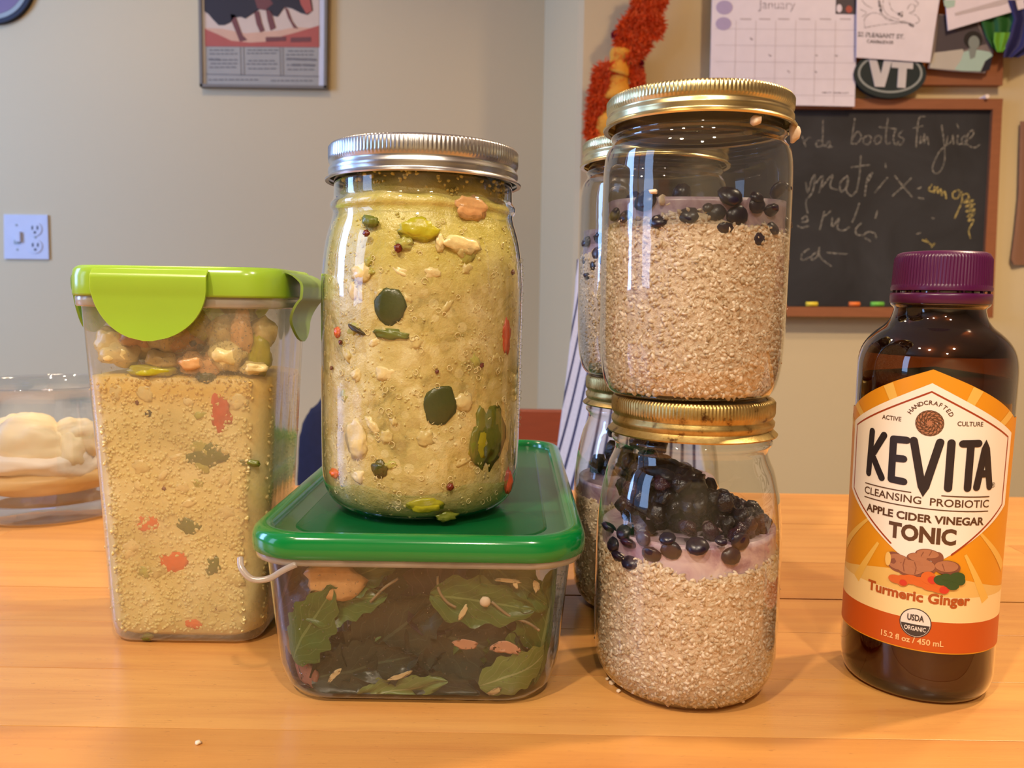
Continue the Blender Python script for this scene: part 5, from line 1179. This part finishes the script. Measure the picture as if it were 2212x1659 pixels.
plate('dark_backdrop', [(2028, 32), (2106, 40), (2130, 95), (2080, 108), (2020, 112)], Yp - .0002, .0002, 'photodark', ph); plate('pale_foreground', [(2018, 114), (2080, 106), (2092, 154), (2008, 147)], Yp - .0004, .0002, 'photolight', ph)
plate('dark_corner', [(2130, 130), (2145, 116), (2138, 150), (2118, 157)], Yp - .0004, .0002, 'navy', ph)
plate('white_shirt', [(2082, 112), (2096, 108), (2115, 108), (2138, 112), (2145, 120), (2128, 132), (2118, 154), (2076, 153), (2062, 150), (2076, 130)], Yp - .0006, .0002, 'mint', ph); plate('hair', ell(2102, 86, 20, 19, 24), Yp - .0007, .0002, 'darkhole', ph); plate('face', ell(2104, 92, 12, 15, 24), Yp - .0009, .0002, 'skin', ph); plate('neck', [(2092, 104), (2110, 104), (2106, 124), (2096, 128)], Yp - .0008, .0002, 'skin', ph)
tp = plate('tilted_white_sheet', [(2036, -70), (2260, -70), (2260, 2), (2212, 18), (2048, 66)], Yr - .040, .002, 'paper2'); tag(tp, 'tilted white sheet with a small green drawing at the top right corner', 'paper')
plate('green_drawing', [(2038, 0), (2064, 0), (2062, 14), (2046, 18), (2040, 12)], Yr - .0404, .0003, 'mint', tp); plate('grey_text_block', [(2062, 28), (2160, 0), (2212, -14), (2212, -4), (2160, 12), (2064, 34)], Yr - .0404, .0003, 'gridline', tp)
# ---- green and blue ribbons
def cloth(name, rows, mat, label, cat, Y, amp=.004):
    """hanging cloth: rows of (py, x0, x1) in pixels on the plane Y with folds in depth"""
    v, f = [], []; n = 26
    for k, (py, x0, x1) in enumerate(rows):
        for j in range(n + 1):
            s = j / n; p = at(x0 + (x1 - x0) * s, py, Y - amp * (1 + math.sin(s * 13 + k * .25))); v.append(p)
    for k in range(len(rows) - 1):
        for j in range(n): a = k * (n + 1) + j; f.append((a, a + n + 1, a + n + 2, a + 1))
    m = len(v); v += [p + Vector((0, .0012, 0)) for p in v]; f += [tuple(m + i for i in reversed(q)) for q in f]
    o = mk(name, v, f, M[mat]); 
    if label: tag(o, label, cat)
    return o
cloth('green_ribbon', [(20, 2100, 2190), (50, 2120, 2190), (80, 2130, 2185), (100, 2142, 2176), (113, 2156, 2168)], 'green', 'dark and light green ribbon hanging under the tilted sheet', 'ribbon', Yr - .030)
cloth('green_ribbon', [(70, 2148, 2186), (90, 2146, 2182), (112, 2154, 2166)], 'ygreen', 'light green ribbon end hanging in front of the dark green one', 'ribbon', Yr - .040, .002)
cloth('blue_ribbon', [(0, 2176, 2250), (40, 2190, 2250), (80, 2180, 2250), (100, 2172, 2250), (124, 2168, 2200)], 'blue', 'dark blue ribbon at the top right edge', 'ribbon', Yr - .036)
o = plate('push_pin', ell(2133, 208, 4.5, 4.5, 14), Yr - .024, .024, 'pin'); tag(o, 'white push pin above the chalkboard top rail', 'pin')
o = cloth('old_brown_print', [(262, 2204, 2290), (330, 2202, 2290), (420, 2200, 2290), (500, 2192, 2290), (560, 2184, 2290), (572, 2190, 2290)], 'oldpaper', 'brown curled old print at the extreme right edge of the wall', 'print', Yr - .006, .002)
# ---- shaggy orange ornament hanging beside the corner
orn = empty('shaggy_ornament', (0, 0, 0)); tag(orn, 'shaggy orange and yellow fleece ornament hanging on the wall above the jars', 'ornament')
Yo = Yr - .030
def flat_tube(pts, rad, name, mat, parent):
    q = catmull([at(x, y, Yo) for x, y in pts], 5); n = len(q); rr = [rad[min(int(i / n * len(rad)), len(rad) - 1)] * (1 + .1 * math.sin(i)) for i in range(n)]
    vv, ff = tube(q, 0, 14, rr); return mk(name, vv, ff, M[mat], parent)
M['fleece_o'] = simple('orange_fleece', (238, 92, 24), .9, .25, 130, .6); M['fleece_y'] = simple('yellow_fleece', (224, 156, 48), .9, .15, 100, .5)
flat_tube([(1345, 110), (1338, 140), (1330, 170), (1332, 220), (1318, 270), (1300, 315), (1290, 345)], [.024, .026, .030, .034, .034, .030, .024], 'yellow_body', 'fleece_y', orn)
def shag(name, path, rad, n, mat, ln=.016):
    q = catmull([at(x, y, Yo - .012) for x, y in path], 6); v, f = [], []
    for _ in range(n):
        i = random.randrange(len(q) - 1); c = q[i].lerp(q[i + 1], random.random()); r = rad[min(int(i / len(q) * len(rad)), len(rad) - 1)]
        a = random.uniform(0, 6.283); s = math.sqrt(random.random()); b = c + Vector((math.cos(a) * r * s, -abs(math.sin(a)) * r * .3 * s, math.sin(a) * r * s * .8))
        d = Vector((math.cos(a) + random.uniform(-.6, .6), random.uniform(-.7, .1), math.sin(a) * .6 + random.uniform(-.9, .4))).normalized(); w_ = d.cross(Vector((random.random(), random.random(), random.random()))).normalized() * .0016
        L = ln * random.uniform(.5, 1.2); k = len(v); m = b + d * L * .5 + Vector((random.uniform(-1, 1), 0, random.uniform(-1, 1))) * .003
        v += [b - w_, b + w_, m + w_, m - w_, b + d * L]; f += [(k, k + 1, k + 2, k + 3), (k + 3, k + 2, k + 4)]
    o = mk(name, v, f, M[mat], orn); o['kind'] = 'stuff'; return o
shag('orange_shag', [(1410, -20), (1398, 10), (1388, 40), (1400, 60), (1372, 64), (1368, 90), (1362, 112)], [.032, .025, .029, .033, .034, .028], 7000, 'fleece_o')
shag('orange_shag', [(1310, 160), (1312, 190), (1300, 230), (1300, 260), (1292, 290)], [.027, .030, .026, .028, .025], 5500, 'fleece_o')
shag('orange_shag', [(1372, 148), (1378, 175), (1372, 205), (1366, 225)], [.012, .014, .013], 1600, 'fleece_o', .010)
M['fleece_m'] = simple('magenta_fleece', (150, 22, 60), .9, .2, 100)
for a, b in (((1330, 72), .007), ((1378, 134), .009), ((1276, 305), .006)): shag('magenta_tuft', [a, (a[0] + 2, a[1] + 8)], [b], 160, 'fleece_m', .007)
# ================================================================== BEHIND THE COUNTER: chair, jacket, striped towel
Yk = 1.68
chair = empty('dining_chair', (0, 0, 0)); tag(chair, 'cherry wood chair with a wide top rail, behind the counter', 'chair')
a0 = at(690, 905, Yk); a1 = at(1216, 905, Yk); zt_ = at(1160, 886, Yk).z; zb_ = at(1160, 956, Yk).z
bx('top_rail', a0.x, a1.x, Yk, Yk + .022, zb_, zt_, M['cherry'], chair, .003)
for xx in (a0.x + .02, a1.x - .02): bx('leg', xx - .018, xx + .018, Yk - .001, Yk + .03, FL, zb_ + .002, M['cherry'], chair, .003); bx('leg', xx - .018, xx + .018, Yk - .40, Yk - .365, FL, FL + .44, M['cherry'], chair, .003)
bx('seat', a0.x, a1.x, Yk - .41, Yk + .01, FL + .44, FL + .47, M['cherry'], chair, .006)
for i in range(4): xx = a0.x + .09 + i * (a1.x - a0.x - .18) / 3; bx('back_slat', xx - .02, xx + .02, Yk + .004, Yk + .018, FL + .47, zb_ + .002, M['cherry'], chair, .003)
M['navyc'] = simple('navy_fleece_cloth', (22, 24, 52), .9, .3, 90, .5)
jb = blob('navy_jacket', (.085, .03, .20), M['navyc'], 8, 4, .10, 1.5); p = at(735, 960, Yk - .045); o = put('navy_jacket', jb, (p.x, p.y, at(700, 818, Yk - .03).z - .20)); tag(o, 'dark navy jacket heaped over the chair back, left of the quart jar', 'jacket')
def stripem():
    k = N('striped_ticking_cloth'); uv = k.n('UVMap'); s = k.n('SeparateXYZ'); k.l(uv.outputs[0], s.inputs[0])
    t = k.math('LESS_THAN', k.math('FRACT', k.math('MULTIPLY', s.outputs[0], 1.0)), .26); n = k.noise(300, 2)
    c = k.mix(t, k.mix(n, lin((196, 188, 190)), lin((220, 212, 214))), lin((58, 56, 84))); k.bsdf(c, .85, Normal=k.bump(n, .2)); return k.m
M['stripe'] = stripem()
Yt = 1.10
v, f, uvs = [], [], []; rows = 30; cols = 60
for i in range(rows + 1):
    t = i / rows; py = 560 + 520 * t
    xl = 1246 - 52 * min(1, (t * 1.05)) ** 1.3; xr = 1420 + 90 * t
    for j in range(cols + 1):
        s = j / cols; x = xl + (xr - xl) * s
        p = at(x, py, Yt); fold = math.sin(s * 9 + t * 1.5) * .018 * (.3 + t); v.append((p.x, Yt - .06 * math.sin(min(s * 3, 1.57)) + fold, p.z)); uvs.append((s * 14 + t * 3.6, t))
for i in range(rows):
    for j in range(cols): a = i * (cols + 1) + j; f.append((a, a + cols + 1, a + cols + 2, a + 1))
me = bpy.data.meshes.new('striped_towel'); me.from_pydata(v, [], f); ulr = me.uv_layers.new(name='UVMap')
for l in me.loops: ulr.data[l.index].uv = uvs[l.vertex_index]
tw = link('striped_towel', me, M['stripe']); md = tw.modifiers.new('thick', 'SOLIDIFY'); md.thickness = .002
tag(tw, 'white towel with navy stripes draped behind the jars', 'towel')
# stand the towel hangs on (hidden behind the jars)
st = empty('towel_stand', (at(1400, 600, Yt).x, Yt + .02, FL)); tag(st, 'thin metal stand holding up the striped towel behind the jars', 'stand')
vv, ff = tube([(0, 0, 0), (0, 0, .5), (0, 0, at(1400, 562, Yt).z - FL)], .006, 10); mk('pole', vv, ff, M['silver'], st); mk('base', *lathe([(0, 0), (.12, 0), (.12, .01), (.1, .018), (0, .02)], 40), M['silver'], st)
vv, ff = tube([(-.09, 0, at(1400, 562, Yt).z - FL), (0, 0, at(1400, 562, Yt).z - FL), (.03, 0, at(1400, 562, Yt).z - FL)], .006, 10); mk('crossbar', vv, ff, M['silver'], st)
